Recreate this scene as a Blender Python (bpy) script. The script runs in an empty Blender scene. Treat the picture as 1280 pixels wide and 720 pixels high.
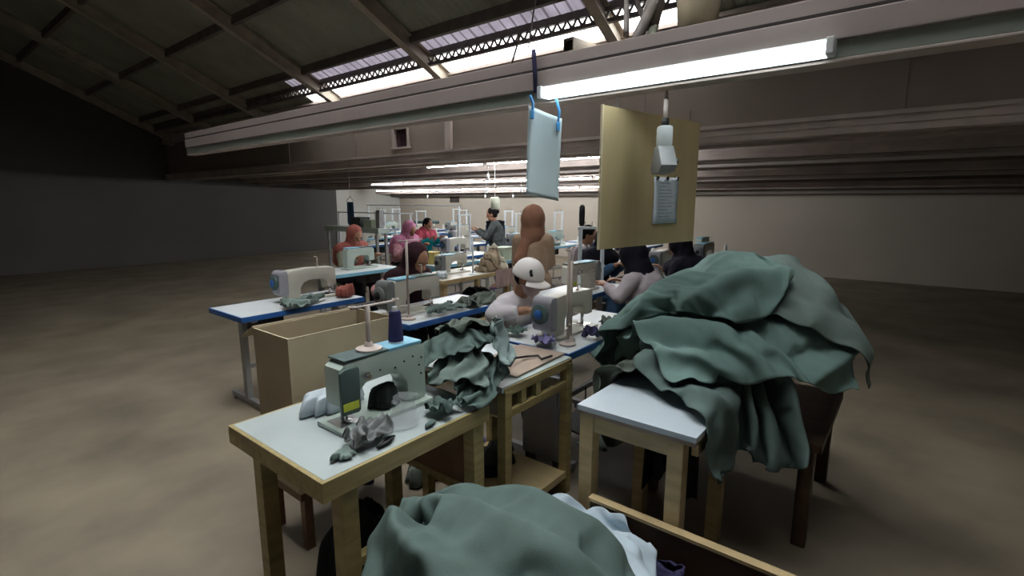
import bpy, bmesh, math, random
import numpy as np
from mathutils import Vector, Matrix, Euler
PI = math.pi
R = math.radians
scene = bpy.context.scene
COL = scene.collection
random.seed(7)

# ------------------------------------------------------------------ materials
def mat(name, col, rough=0.6, metal=0.0, var=0.12, scale=8.0, spec=0.4, bump=0.0, bscale=60.0, stretch=None, alpha=1.0, trans=0.0):
    m = bpy.data.materials.new(name); m.use_nodes = True
    nt = m.node_tree; nt.nodes.clear()
    out = nt.nodes.new('ShaderNodeOutputMaterial')
    b = nt.nodes.new('ShaderNodeBsdfPrincipled')
    nt.links.new(b.outputs[0], out.inputs[0])
    tc = nt.nodes.new('ShaderNodeTexCoord')
    src = tc.outputs['Object']
    if stretch:
        mp = nt.nodes.new('ShaderNodeMapping'); mp.inputs['Scale'].default_value = stretch
        nt.links.new(src, mp.inputs[0]); src = mp.outputs[0]
    n = nt.nodes.new('ShaderNodeTexNoise'); n.inputs['Scale'].default_value = scale; n.inputs['Detail'].default_value = 4
    nt.links.new(src, n.inputs['Vector'])
    rp = nt.nodes.new('ShaderNodeValToRGB')
    c = col
    rp.color_ramp.elements[0].position = 0.3; rp.color_ramp.elements[1].position = 0.7
    rp.color_ramp.elements[0].color = (c[0]*(1-var), c[1]*(1-var), c[2]*(1-var), 1)
    rp.color_ramp.elements[1].color = (min(1, c[0]*(1+var)), min(1, c[1]*(1+var)), min(1, c[2]*(1+var)), 1)
    nt.links.new(n.outputs['Fac'], rp.inputs[0]); nt.links.new(rp.outputs[0], b.inputs['Base Color'])
    b.inputs['Roughness'].default_value = rough; b.inputs['Metallic'].default_value = metal
    b.inputs['Specular IOR Level'].default_value = spec
    if alpha < 1: b.inputs['Alpha'].default_value = alpha
    if trans > 0: b.inputs['Transmission Weight'].default_value = trans
    if bump > 0:
        n2 = nt.nodes.new('ShaderNodeTexNoise'); n2.inputs['Scale'].default_value = bscale; n2.inputs['Detail'].default_value = 3
        nt.links.new(src, n2.inputs['Vector'])
        bp = nt.nodes.new('ShaderNodeBump'); bp.inputs['Strength'].default_value = bump; bp.inputs['Distance'].default_value = 0.01
        nt.links.new(n2.outputs['Fac'], bp.inputs['Height']); nt.links.new(bp.outputs[0], b.inputs['Normal'])
    return m

def emis(name, col, s):
    m = bpy.data.materials.new(name); m.use_nodes = True
    nt = m.node_tree; nt.nodes.clear()
    out = nt.nodes.new('ShaderNodeOutputMaterial'); e = nt.nodes.new('ShaderNodeEmission')
    e.inputs[0].default_value = (*col, 1); e.inputs[1].default_value = s
    nt.links.new(e.outputs[0], out.inputs[0]); return m

def sheet_translucent(name, col, dirt, ribs=False):
    m = bpy.data.materials.new(name); m.use_nodes = True
    nt = m.node_tree; nt.nodes.clear()
    out = nt.nodes.new('ShaderNodeOutputMaterial'); t = nt.nodes.new('ShaderNodeBsdfTranslucent')
    tc = nt.nodes.new('ShaderNodeTexCoord'); n = nt.nodes.new('ShaderNodeTexNoise'); n.inputs['Scale'].default_value = 2.5
    rp = nt.nodes.new('ShaderNodeValToRGB')
    rp.color_ramp.elements[0].position = .35; rp.color_ramp.elements[1].position = .65
    rp.color_ramp.elements[0].color = (*[c*(1-dirt) for c in col], 1); rp.color_ramp.elements[1].color = (*col, 1)
    nt.links.new(tc.outputs['Object'], n.inputs['Vector']); nt.links.new(n.outputs['Fac'], rp.inputs[0])
    if ribs:   # shade lines of the corrugations, put into the colour as dark bands
        wv = nt.nodes.new('ShaderNodeTexWave'); wv.wave_type = 'BANDS'; wv.bands_direction = 'Y'; wv.inputs['Scale'].default_value = 2.2; wv.inputs['Distortion'].default_value = 1.2
        wv.inputs['Detail Scale'].default_value = .6
        r2 = nt.nodes.new('ShaderNodeValToRGB'); r2.color_ramp.elements[0].position = .02; r2.color_ramp.elements[1].position = .16
        r2.color_ramp.elements[0].color = (.42, .40, .40, 1); r2.color_ramp.elements[1].color = (1, 1, 1, 1)
        mx = nt.nodes.new('ShaderNodeMix'); mx.data_type = 'RGBA'; mx.blend_type = 'MULTIPLY'; mx.inputs[0].default_value = 1
        nt.links.new(tc.outputs['Object'], wv.inputs['Vector']); nt.links.new(wv.outputs['Fac'], r2.inputs[0])
        nt.links.new(rp.outputs[0], mx.inputs[6]); nt.links.new(r2.outputs[0], mx.inputs[7]); nt.links.new(mx.outputs[2], t.inputs[0])
    else: nt.links.new(rp.outputs[0], t.inputs[0])
    nt.links.new(t.outputs[0], out.inputs[0])
    return m

M = {}
M['floor'] = mat('worn_concrete', (.215, .178, .130), .55, var=.3, scale=1.6, bump=.05, bscale=30)
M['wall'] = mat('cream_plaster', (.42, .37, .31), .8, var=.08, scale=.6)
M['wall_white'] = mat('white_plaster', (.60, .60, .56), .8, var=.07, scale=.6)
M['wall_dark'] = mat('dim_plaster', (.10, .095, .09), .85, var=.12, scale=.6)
M['bulkhead'] = mat('brown_grey_board', (.235, .19, .16), .75, var=.12, scale=1.2)
M['ceil'] = mat('dark_ceiling_board', (.32, .28, .25), .85, var=.15, scale=1.0)
M['roof_dark'] = mat('dull_green_roof_sheet', (.26, .27, .215), .7, var=.15, scale=2)
M['steel'] = mat('painted_steel_brown', (.36, .31, .25), .55, var=.18, scale=5)
M['steel_dark'] = mat('dark_steel', (.13, .11, .10), .6, var=.2, scale=8)
M['beam'] = mat('mauve_grey_beam', (.42, .36, .33), .6, var=.1, scale=3)
M['beam2'] = mat('brown_beam', (.42, .35, .315), .65, var=.16, scale=3)
M['raceway'] = mat('mauve_grey_paint', (.36, .30, .285), .5, var=.06, scale=3)
M['seam'] = mat('dark_seam', (.035, .028, .026), .7)
M['trough'] = mat('green_grey_enamel', (.26, .29, .255), .35, var=.08, scale=4)
M['trough_w'] = mat('white_enamel', (.62, .68, .68), .35, var=.05, scale=4)
M['sky_lo'] = sheet_translucent('clear_roof_sheet', (.95, .93, .90), .05)
M['sky_hi'] = sheet_translucent('dusty_roof_sheet', (.044, .038, .044), .3, True)
M['tube'] = emis('lit_tube', (.86, .97, 1.0), 9.0)
M['tube_far'] = emis('lit_tube_far', (.95, .98, 1.0), 180.0)
M['wood'] = mat('olive_varnished_wood', (.33, .265, .115), .5, var=.22, scale=6, stretch=(1, 1, 6))
M['wood_h'] = mat('olive_varnished_rail', (.34, .27, .12), .5, var=.2, scale=6, stretch=(1, 6, 6))
M['wood_pale'] = mat('pale_pine', (.47, .36, .19), .5, var=.15, scale=6, stretch=(1, 1, 6))
M['wood_dark'] = mat('dark_brown_board', (.075, .045, .027), .5, var=.25, scale=5, stretch=(6, 1, 1))
M['lam'] = mat('worn_white_laminate', (.40, .455, .455), .35, var=.06, scale=5)
M['lam_e'] = mat('pale_blue_white_laminate', (.43, .49, .535), .35, var=.04, scale=5)
M['lam2'] = mat('white_sewing_top', (.62, .65, .66), .35, var=.05, scale=5)
M['blue'] = mat('blue_edge_band', (.025, .115, .36), .45, var=.12, scale=10)
M['blue_light'] = mat('light_blue_band', (.20, .45, .60), .45, var=.1, scale=10)
M['pinkboard'] = mat('pinkish_brown_board', (.36, .28, .225), .7, var=.12, scale=7)
M['metal_leg'] = mat('grey_painted_steel', (.30, .30, .30), .45, var=.1, scale=10)
M['metal_black'] = mat('black_cast_iron', (.03, .03, .033), .5, var=.2, scale=10)
M['green_mach'] = mat('pale_green_enamel', (.42, .50, .45), .35, var=.05, scale=6)
M['cream_mach'] = mat('cream_enamel', (.55, .53, .46), .35, var=.05, scale=6)
M['white_mach'] = mat('white_enamel_machine', (.62, .63, .60), .35, var=.05, scale=6)
M['teal_dark'] = mat('dark_teal_plate', (.075, .115, .11), .45, var=.12, scale=10)
M['grey_motor'] = mat('grey_motor_housing', (.155, .165, .165), .45, var=.1, scale=8)
M['lav_motor'] = mat('lavender_grey_motor_housing', (.30, .295, .325), .45, var=.1, scale=8)
M['yellow_st'] = mat('yellow_green_sticker', (.55, .62, .06), .5, var=.05)
M['chrome'] = mat('bright_metal', (.75, .75, .76), .22, metal=1.0, var=.05)
M['white_pl'] = mat('white_plastic', (.68, .70, .70), .45, var=.04)
M['pole'] = mat('beige_painted_rod', (.52, .44, .40), .45, var=.06)
M['pole_w'] = mat('white_painted_rod', (.62, .67, .70), .45, var=.06)
M['thread_navy'] = mat('navy_thread', (.030, .030, .105), .85, var=.25, scale=3, stretch=(1, 1, 60))
M['thread_w'] = mat('white_thread', (.62, .62, .58), .85, var=.12, scale=3, stretch=(1, 1, 60))
M['thread_g'] = mat('grey_green_thread', (.20, .25, .22), .85, var=.15, scale=3, stretch=(1, 1, 60))
M['card'] = mat('tan_cardboard', (.42, .35, .24), .8, var=.08, scale=4)
M['hardboard'] = mat('tan_hardboard', (.51, .40, .215), .55, var=.07, scale=2.0, stretch=(6, 1, .5))
M['hardboard_e'] = mat('pale_board_edge', (.62, .53, .36), .7, var=.06)
M['paper'] = mat('pale_blue_paper', (.60, .735, .79), .6, var=.03, scale=5)
M['paper_w'] = mat('white_printed_paper', (.62, .67, .72), .6, var=.05, scale=30)
M['ink'] = mat('grey_ink', (.27, .31, .36), .7, var=.1)
M['ribbon'] = mat('blue_ribbon', (.07, .30, .62), .6, var=.1)
M['cloth_g'] = mat('grey_green_cotton', (.098, .140, .128), .9, var=.10, scale=9, spec=.15, bump=.12, bscale=220)
M['cloth_g2'] = mat('lighter_grey_green_cotton', (.165, .215, .198), .9, var=.10, scale=9, spec=.15, bump=.12, bscale=220)
M['cloth_g3'] = mat('dull_olive_green_cotton', (.105, .125, .105), .9, var=.12, scale=9, spec=.15, bump=.12, bscale=220)
M['cloth_teal'] = mat('teal_green_cotton', (.155, .238, .218), .9, var=.10, scale=9, spec=.15, bump=.12, bscale=220)
M['cloth_b'] = mat('pale_blue_grey_cotton', (.42, .50, .56), .9, var=.06, scale=9, spec=.15, bump=.1, bscale=220)
M['cloth_lt'] = mat('pale_grey_green_cotton', (.26, .33, .32), .9, var=.08, scale=9, spec=.15, bump=.1, bscale=220)
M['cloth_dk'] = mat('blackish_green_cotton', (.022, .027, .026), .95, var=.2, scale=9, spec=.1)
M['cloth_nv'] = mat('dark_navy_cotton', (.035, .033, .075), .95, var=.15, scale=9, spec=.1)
M['cloth_lav'] = mat('lavender_cotton', (.21, .20, .38), .9, var=.1, scale=9, spec=.1)
M['cloth_tan'] = mat('tan_brown_cotton', (.30, .235, .165), .9, var=.1, scale=9, spec=.1)
M['cloth_pk'] = mat('dusty_pink_cotton', (.42, .31, .29), .9, var=.1, scale=9, spec=.1)
M['cloth_cream'] = mat('cream_cotton', (.58, .54, .43), .9, var=.06, scale=9, spec=.1)
M['bag'] = mat('clear_polythene', (.80, .83, .86), .12, var=.02, alpha=.30, spec=.7)
M['skin'] = mat('brown_skin', (.33, .17, .105), .5, var=.06, scale=12)
M['hair'] = mat('black_hair', (.008, .007, .007), .75, var=.2, scale=40, stretch=(1, 1, .2), spec=.1)
M['white_shirt'] = mat('white_shirt_cotton', (.60, .565, .60), .85, var=.05, scale=8, spec=.15)
M['cap_white'] = mat('white_cap_cotton', (.66, .625, .61), .85, var=.04, scale=8, spec=.15)
M['mask'] = mat('pinkish_grey_face_mask', (.46, .38, .38), .85, var=.05)
M['orange'] = mat('rust_brown_hijab', (.27, .135, .09), .9, var=.10, scale=7, spec=.1)
M['orange2'] = mat('tan_orange_tunic', (.36, .25, .175), .9, var=.10, scale=7, spec=.1)
M['maroon'] = mat('dark_maroon_hijab', (.030, .013, .017), .9, var=.2, scale=7, spec=.1)
M['pink'] = mat('salmon_pink_blouse', (.45, .235, .225), .9, var=.1, scale=7, spec=.1)
M['mauve'] = mat('grey_mauve_blouse', (.37, .325, .345), .9, var=.07, scale=7, spec=.1)
M['black'] = mat('black_hijab', (.012, .012, .018), .9, var=.2, scale=7, spec=.1)
M['red'] = mat('rose_red_scarf', (.42, .075, .11), .9, var=.25, scale=22, spec=.1)
M['rosepink'] = mat('rose_pink_scarf', (.50, .26, .30), .9, var=.3, scale=25, spec=.1)
M['magenta'] = mat('magenta_pink_hijab', (.50, .20, .32), .9, var=.2, scale=14, spec=.1)
M['teal'] = mat('bright_teal_cotton', (.010, .27, .30), .85, var=.08, spec=.1)
M['brick'] = mat('brick_red_hijab', (.27, .085, .07), .9, var=.1, spec=.1)
M['olive'] = mat('olive_green_blouse', (.25, .25, .19), .9, var=.1, spec=.1)
M['charcoal'] = mat('charcoal_shirt', (.075, .085, .085), .9, var=.3, scale=18, spec=.1)
M['denim'] = mat('blue_denim', (.05, .105, .19), .9, var=.15, spec=.1)
M['trouser'] = mat('dark_trouser', (.020, .020, .024), .9, var=.2, spec=.1)
M['green_box'] = mat('pale_green_plastic', (.44, .53, .40), .5, var=.06)
M['yellow'] = mat('yellow_card', (.52, .42, .14), .7, var=.12)
M['lamp_cream'] = mat('cream_lantern_paper', (.62, .66, .52), .7, var=.05)
M['slipper'] = mat('purple_slipper', (.16, .12, .27), .7, var=.1)
M['stool'] = mat('brown_stool_wood', (.17, .10, .055), .55, var=.2, scale=6)
M['vent'] = mat('dark_vent', (.06, .045, .04), .8)
M['black_pl'] = mat('black_plastic', (.012, .012, .013), .5)

# ------------------------------------------------------------------ mesh building
class MB:
    def __init__(s): s.bm = bmesh.new(); s.mi = 0
    def _fin(s, faces):
        for f in faces: f.material_index = s.mi
    def box(s, c, d, rot=None, bev=0.0):
        t = bmesh.new(); bmesh.ops.create_cube(t, size=1)
        for v in t.verts: v.co = Vector((v.co.x*d[0], v.co.y*d[1], v.co.z*d[2]))
        if bev > 0: bmesh.ops.bevel(t, geom=t.edges[:], offset=bev, segments=2, affect='EDGES', profile=.6)
        return s._merge(t, c, rot)
    def bx(s, x0, x1, y0, y1, z0, z1, bev=0.0):
        return s.box(((x0+x1)/2, (y0+y1)/2, (z0+z1)/2), (abs(x1-x0), abs(y1-y0), abs(z1-z0)), None, bev)
    def _merge(s, t, c=(0, 0, 0), rot=None):
        m = Matrix.Translation(Vector(c))
        if rot is not None: m = m @ (rot.to_4x4() if not isinstance(rot, Matrix) or len(rot) == 3 else rot)
        mp = {}
        for v in t.verts: mp[v] = s.bm.verts.new(m @ v.co)
        fs = []
        for f in t.faces:
            try: fs.append(s.bm.faces.new([mp[v] for v in f.verts]))
            except ValueError: pass
        s._fin(fs); t.free(); return s
    def tube(s, pts, r, seg=8, cap=True):
        pts = [Vector(p) for p in pts]
        rs = r if isinstance(r, (list, tuple)) else [r]*len(pts)
        rings = []; prev = None
        for i, p in enumerate(pts):
            d = (pts[min(i+1, len(pts)-1)] - pts[max(i-1, 0)]).normalized()
            if prev is None:
                a = d.orthogonal().normalized()
            else:
                a = (prev - d*prev.dot(d))
                a = a.normalized() if a.length > 1e-6 else d.orthogonal().normalized()
            prev = a; b = d.cross(a)
            rings.append([s.bm.verts.new(p + (a*math.cos(2*PI*k/seg) + b*math.sin(2*PI*k/seg))*rs[i]) for k in range(seg)])
        fs = []
        for i in range(len(rings)-1):
            for k in range(seg):
                fs.append(s.bm.faces.new([rings[i][k], rings[i][(k+1) % seg], rings[i+1][(k+1) % seg], rings[i+1][k]]))
        if cap:
            fs.append(s.bm.faces.new(rings[0][::-1])); fs.append(s.bm.faces.new(rings[-1]))
        s._fin(fs); return s
    def cyl(s, p0, p1, r0, r1=None, seg=16):
        return s.tube([p0, p1], [r0, r0 if r1 is None else r1], seg)
    def lathe(s, prof, c=(0, 0, 0), seg=20, axis=None):
        t = bmesh.new(); rings = []
        for (r, z) in prof:
            rings.append([t.verts.new((max(r, 1e-4)*math.cos(2*PI*k/seg), max(r, 1e-4)*math.sin(2*PI*k/seg), z)) for k in range(seg)])
        for i in range(len(rings)-1):
            for k in range(seg):
                t.faces.new([rings[i][k], rings[i][(k+1) % seg], rings[i+1][(k+1) % seg], rings[i+1][k]])
        t.faces.new(rings[0][::-1]); t.faces.new(rings[-1])
        return s._merge(t, c, axis)
    def prism(s, poly, y0, y1, bev=0.0, axis='y'):
        t = bmesh.new()
        def P(a, b, h):
            return (a, h, b) if axis == 'y' else ((a, b, h) if axis == 'z' else (h, a, b))
        A = [t.verts.new(P(a, b, y0)) for a, b in poly]; B = [t.verts.new(P(a, b, y1)) for a, b in poly]
        n = len(poly)
        t.faces.new(A); t.faces.new(B[::-1])
        for i in range(n): t.faces.new([A[i], B[i], B[(i+1) % n], A[(i+1) % n]])
        bmesh.ops.recalc_face_normals(t, faces=t.faces[:])
        if bev > 0: bmesh.ops.bevel(t, geom=t.edges[:], offset=bev, segments=2, affect='EDGES', profile=.6)
        return s._merge(t)
    def ball(s, c, r, seg=16, rot=None):
        t = bmesh.new(); bmesh.ops.create_uvsphere(t, u_segments=seg, v_segments=max(6, seg//2+2), radius=1)
        rr = r if isinstance(r, (tuple, list)) else (r, r, r)
        for v in t.verts: v.co = Vector((v.co.x*rr[0], v.co.y*rr[1], v.co.z*rr[2]))
        return s._merge(t, c, rot)
    def cap(s, p0, p1, r0, r1):
        p0 = Vector(p0); p1 = Vector(p1)
        s.ball(p0, r0, 12); s.ball(p1, r1, 12)
        if (p1-p0).length > 1e-4: s.tube([p0, p1], [r0, r1], 12)
        return s
    def chain(s, pts, rs):
        for i in range(len(pts)-1): s.cap(pts[i], pts[i+1], rs[i], rs[i+1])
        return s
    def build(s, name, mats, parent=None, smooth=False, angle=None):
        me = bpy.data.meshes.new(name); 
        bmesh.ops.recalc_face_normals(s.bm, faces=s.bm.faces[:])
        s.bm.to_mesh(me); s.bm.free()
        for m in (mats if isinstance(mats, (list, tuple)) else [mats]): me.materials.append(m)
        o = bpy.data.objects.new(name, me); COL.objects.link(o)
        if parent: o.parent = parent
        if smooth:
            me.polygons.foreach_set('use_smooth', [True]*len(me.polygons))
            if angle:
                try: me.set_sharp_from_angle(angle=R(angle))
                except Exception: pass
        return o

def tag(o, label, cat, group=None, kind=None):
    if label: o['label'] = label
    if cat: o['category'] = cat
    if group: o['group'] = group
    if kind: o['kind'] = kind
    return o
def thing(name, label, cat, loc=(0, 0, 0), rz=0, group=None):
    o = bpy.data.objects.new(name, None); COL.objects.link(o)
    o.empty_display_size = .1
    o.location = loc; o.rotation_euler = (0, 0, rz)
    return tag(o, label, cat, group)
KIDS = {}
def kids(o): return [c for c in o.children]
def dup(root, loc, rz, label=None, group=None, skip=()):
    r = root.copy(); COL.objects.link(r); r.location = loc; r.rotation_euler = (0, 0, rz)
    if label: r['label'] = label
    if group: r['group'] = group
    for ch in list(root.children):
        if ch.name.split('.')[0] in skip: continue
        c = ch.copy(); COL.objects.link(c); c.parent = r
        for g in list(ch.children):
            d = g.copy(); COL.objects.link(d); d.parent = c
    return r
def struct(name, mb, m, smooth=False):
    o = mb.build(name, m, None, smooth); o['kind'] = 'structure'; return o
def bake(o):
    dg = bpy.context.evaluated_depsgraph_get()
    ev = o.evaluated_get(dg)
    me = bpy.data.meshes.new_from_object(ev)
    old = o.data; o.modifiers.clear(); o.data = me
    bpy.data.meshes.remove(old)
    return o

# value noise for cloth
def _h(ix, iy, s):
    n = (ix*374761393 + iy*668265263 + s*974634777) & 0xffffffff
    n = ((n ^ (n >> 13))*1274126177) & 0xffffffff
    return ((n ^ (n >> 16)) & 0xffff)/65535.0
def vnoise(x, y, s=0):
    x = np.asarray(x, float); y = np.asarray(y, float)
    ix = np.floor(x).astype(np.int64); iy = np.floor(y).astype(np.int64)
    fx = x-ix; fy = y-iy
    fx = fx*fx*fx*(fx*(fx*6-15)+10); fy = fy*fy*fy*(fy*(fy*6-15)+10)
    a = _h(ix, iy, s); b = _h(ix+1, iy, s); c = _h(ix, iy+1, s); d = _h(ix+1, iy+1, s)
    return (a*(1-fx)+b*fx)*(1-fy) + (c*(1-fx)+d*fx)*fy
def smst(a, b, x):
    t = np.clip((x-a)/(b-a), 0, 1); return t*t*(3-2*t)

class Heap:
    """layers of garments draped one above another over a base surface"""
    def __init__(s, x0, x1, y0, y1, base, res=.012):
        s.x0, s.y0, s.res = x0, y0, res
        s.nx = int((x1-x0)/res)+1; s.ny = int((y1-y0)/res)+1
        s.X, s.Y = np.meshgrid(x0+np.arange(s.nx)*res, y0+np.arange(s.ny)*res, indexing='ij')
        s.H = base(s.X, s.Y).astype(float)
    def blur(s, A, k):
        for _ in range(3):
            for ax in (0, 1):
                P = np.pad(A, [(k, k) if a == ax else (0, 0) for a in (0, 1)], mode='edge')
                C = np.cumsum(P, axis=ax); C = np.insert(C, 0, 0, axis=ax)
                n = 2*k+1
                A = (np.take(C, range(n, C.shape[ax]), axis=ax) - np.take(C, range(0, C.shape[ax]-n), axis=ax))/n
        return A
    def sample(s, A, x, y):
        i = np.clip((x-s.x0)/s.res, 0, s.nx-1.001); j = np.clip((y-s.y0)/s.res, 0, s.ny-1.001)
        a = i.astype(int); b = j.astype(int); fi = i-a; fj = j-b
        return (A[a, b]*(1-fi)+A[a+1, b]*fi)*(1-fj) + (A[a, b+1]*(1-fi)+A[a+1, b+1]*fi)*fj
    def garment(s, name, m, label, group, c, a, b, rot, t=.02, fold=.03, fdir=0, ffreq=6, seed=1, soft=4, n=90, wob=.18, dome=0.0, cat='garment', pw=3.0, fine=.35):
        cr, sr = math.cos(rot), math.sin(rot)
        fc, fs_ = math.cos(fdir), math.sin(fdir)
        Hs = np.maximum(s.blur(s.H, soft), s.H)
        Hs = np.maximum(s.blur(Hs, max(1, soft//2)), s.H)
        def rad(th):   # outline wobble
            return 1 + wob*(vnoise(th*1.3+50, seed*3.7, seed)-.5)*2*np.abs(np.cos(th*.5))**.0
        def field(x, y):
            dx, dy = x-c[0], y-c[1]
            lx = (dx*cr+dy*sr)/a; ly = (-dx*sr+dy*cr)/b
            rr = (np.abs(lx)**pw + np.abs(ly)**pw)**(1/pw)
            th = np.arctan2(ly, lx)
            tw = np.cos(th)*2+7; tz = np.sin(th)*2+7
            e = 1 + wob*(vnoise(tw*1.6, tz*1.6, seed)-.5)*2
            q = rr/e
            p = dx*fc+dy*fs_; w = -dx*fs_+dy*fc
            wx = .55*(vnoise(p*2.2+11, w*2.2, seed+1)-.5); wy = .55*(vnoise(p*2.2, w*2.2+31, seed+2)-.5)
            n1 = vnoise(p*ffreq*.28+wx*2, (w+wy*.5)*ffreq, seed+3)
            r1 = 1-np.abs(2*n1-1); r1 = r1**2.2
            n2 = vnoise(p*ffreq*.6+wx*3, (w+wy*.7)*ffreq*2.1, seed+4)
            r2 = 1-np.abs(2*n2-1); r2 = r2**2.0
            msk = smst(.2, .75, vnoise(p*2.5+3, w*2.5, seed+5))
            F = fold*(r1*(.35+.65*msk) + fine*r2*(1-.5*msk))
            ed = 1-smst(.80, 1.0, q)
            top = s.sample(Hs, x, y); low = s.sample(s.H, x, y)
            z = low + (top-low)*ed + .007 + (t+F+dome*np.clip(1-q*q, 0, 1))*np.sqrt(np.clip(ed, 0, 1))
            return q, z
        # disc-mapped grid
        u = np.linspace(-1, 1, n); Ug, Vg = np.meshgrid(u, u, indexing='ij')
        # superellipse mapping of square
        rr = (np.abs(Ug)**pw + np.abs(Vg)**pw)**(1/pw); mx = np.maximum(np.abs(Ug), np.abs(Vg))
        k = np.where(rr > 1e-6, mx/np.maximum(rr, 1e-6), 1)
        lx = Ug*k; ly = Vg*k
        th = np.arctan2(ly, lx)
        e = 1 + wob*(vnoise((np.cos(th)*2+7)*1.6, (np.sin(th)*2+7)*1.6, seed)-.5)*2
        lx = lx*e; ly = ly*e
        x = c[0]+(lx*a)*cr-(ly*b)*sr; y = c[1]+(lx*a)*sr+(ly*b)*cr
        q, z = field(x, y)
        mb = bmesh.new()
        vs = [[mb.verts.new((x[i, j], y[i, j], z[i, j])) for j in range(n)] for i in range(n)]
        for i in range(n-1):
            for j in range(n-1):
                mb.faces.new([vs[i][j], vs[i+1][j], vs[i+1][j+1], vs[i][j+1]])
        me = bpy.data.meshes.new(name); mb.to_mesh(me); mb.free(); me.materials.append(m)
        me.polygons.foreach_set('use_smooth', [True]*len(me.polygons))
        o = bpy.data.objects.new(name, me); COL.objects.link(o)
        so = o.modifiers.new('s', 'SOLIDIFY'); so.thickness = .003; so.offset = 1
        bake(o)
        tag(o, label, cat, group)
        Q, Z = field(s.X, s.Y)
        s.H = np.where(Q < 1.0, np.maximum(s.H, Z+.006), s.H)
        return o

def hung_cloth(name, m, p0, p1, drop, label, cat, group=None, amp=.02, waves=5, seed=1, n=40, parent=None, hem=.06, flare=0.0):
    """a cloth hanging straight down from the line p0-p1"""
    p0 = Vector(p0); p1 = Vector(p1); d = p1-p0; nrm = Vector((-d.y, d.x, 0)).normalized()
    bm = bmesh.new(); g = []
    for i in range(n+1):
        t = i/n; row = []
        for j in range(n+1):
            k = j/n
            w = amp*(.3+.7*k)*(math.sin(t*waves*2*PI+seed+k*1.3)+.5*math.sin(t*waves*4.3*PI+seed*2+k*2))
            hl = drop*(1-hem*(1+math.sin(t*7+seed))-hem*1.2*math.sin(t*17+seed*3)*.4)
            mid = p0.lerp(p1, .5); q = p0.lerp(p1, t); q = mid+(q-mid)*(1+flare*k)
            row.append(bm.verts.new(q + nrm*w + Vector((0, 0, -hl*k))))
        g.append(row)
    for i in range(n):
        for j in range(n): bm.faces.new([g[i][j], g[i+1][j], g[i+1][j+1], g[i][j+1]])
    me = bpy.data.meshes.new(name); bm.to_mesh(me); bm.free(); me.materials.append(m)
    me.polygons.foreach_set('use_smooth', [True]*len(me.polygons))
    o = bpy.data.objects.new(name, me); COL.objects.link(o)
    so = o.modifiers.new('s', 'SOLIDIFY'); so.thickness = .004; bake(o)
    if parent: o.parent = parent
    if label: tag(o, label, cat, group)
    return o


def sim_garments(base, region, specs, frames=42, sp0=.0185):
    """lay simulated cloth pieces one after another over a temporary form; each becomes a mesh of its own"""
    x0, x1, y0, y1 = region; res = .025
    nx = int((x1-x0)/res)+1; ny = int((y1-y0)/res)+1
    X, Y = np.meshgrid(x0+np.arange(nx)*res, y0+np.arange(ny)*res, indexing='ij')
    Z = base(X, Y)
    me = bpy.data.meshes.new('form')
    me.from_pydata([(float(X[i, j]), float(Y[i, j]), float(Z[i, j])) for i in range(nx) for j in range(ny)], [],
                   [(i*ny+j, (i+1)*ny+j, (i+1)*ny+j+1, i*ny+j+1) for i in range(nx-1) for j in range(ny-1)])
    form = bpy.data.objects.new('form', me); COL.objects.link(form)
    form.modifiers.new("c", "COLLISION"); form.collision.thickness_outer = .006; form.collision.thickness_inner = .1; form.collision.cloth_friction = 30; form.collision.damping = .6
    out = []
    for (m_, label, group, c, a, b, rot, grow, acc, nacc, seed, zs) in specs:
        sp = max(sp0, math.sqrt(4*a*b/880))
        n = max(14, int(2*a/sp)); q = max(14, int(2*b/sp))
        cr, sr = math.cos(rot), math.sin(rot); vs = []
        for i in range(n+1):
            for j in range(q+1):
                u = -1+2*i/n; v = -1+2*j/q
                e = 1+.09*math.sin(3*math.atan2(v, u)+seed)
                lx = u*a*math.sqrt(1-.25*v*v)*e; ly = v*b*math.sqrt(1-.25*u*u)*e
                h = zs+.03*float(vnoise(u*3+seed, v*3, seed)) + acc*math.sin(nacc*PI*(v+.35*math.sin(u*2+seed))+seed)
                vs.append((c[0]+lx*cr-ly*sr, c[1]+lx*sr+ly*cr, h))
        me = bpy.data.meshes.new('garment')
        me.from_pydata(vs, [], [(i*(q+1)+j, (i+1)*(q+1)+j, (i+1)*(q+1)+j+1, i*(q+1)+j+1) for i in range(n) for j in range(q)])
        me.materials.append(M[m_])
        o = bpy.data.objects.new('garment', me); COL.objects.link(o)
        cl = o.modifiers.new('cl', 'CLOTH'); k = cl.settings
        k.quality = 6; k.mass = .25; k.tension_stiffness = 12; k.compression_stiffness = 12; k.shear_stiffness = 4; k.bending_stiffness = .3
        k.tension_damping = 8; k.compression_damping = 8; k.air_damping = 1.5; k.shrink_min = -grow
        cs = cl.collision_settings; cs.distance_min = min(.011, sp*.55); cs.use_self_collision = True; cs.self_distance_min = min(.010, sp*.5); cs.friction = 8; cs.collision_quality = 4; cs.self_friction = 8
        cl.point_cache.frame_start = 1; cl.point_cache.frame_end = frames
        for f in range(1, frames+1): scene.frame_set(f)
        bake(o)
        o.modifiers.new('c', 'COLLISION'); o.collision.thickness_outer = min(.010, sp*.5); o.collision.thickness_inner = .03; o.collision.cloth_friction = 30
        tag(o, label, 'garment', group); out.append(o)
        scene.frame_set(1)
    bpy.data.objects.remove(form)
    for o in out: o.modifiers.clear()
    for o in out:
        sm = o.modifiers.new('sub', 'SUBSURF'); sm.levels = 2 if len(o.data.vertices) > 500 else 1; sm.render_levels = sm.levels
        so = o.modifiers.new('s', 'SOLIDIFY'); so.thickness = .003; so.offset = 0
        bake(o); o.data.polygons.foreach_set('use_smooth', [True]*len(o.data.polygons))
    return out

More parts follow.
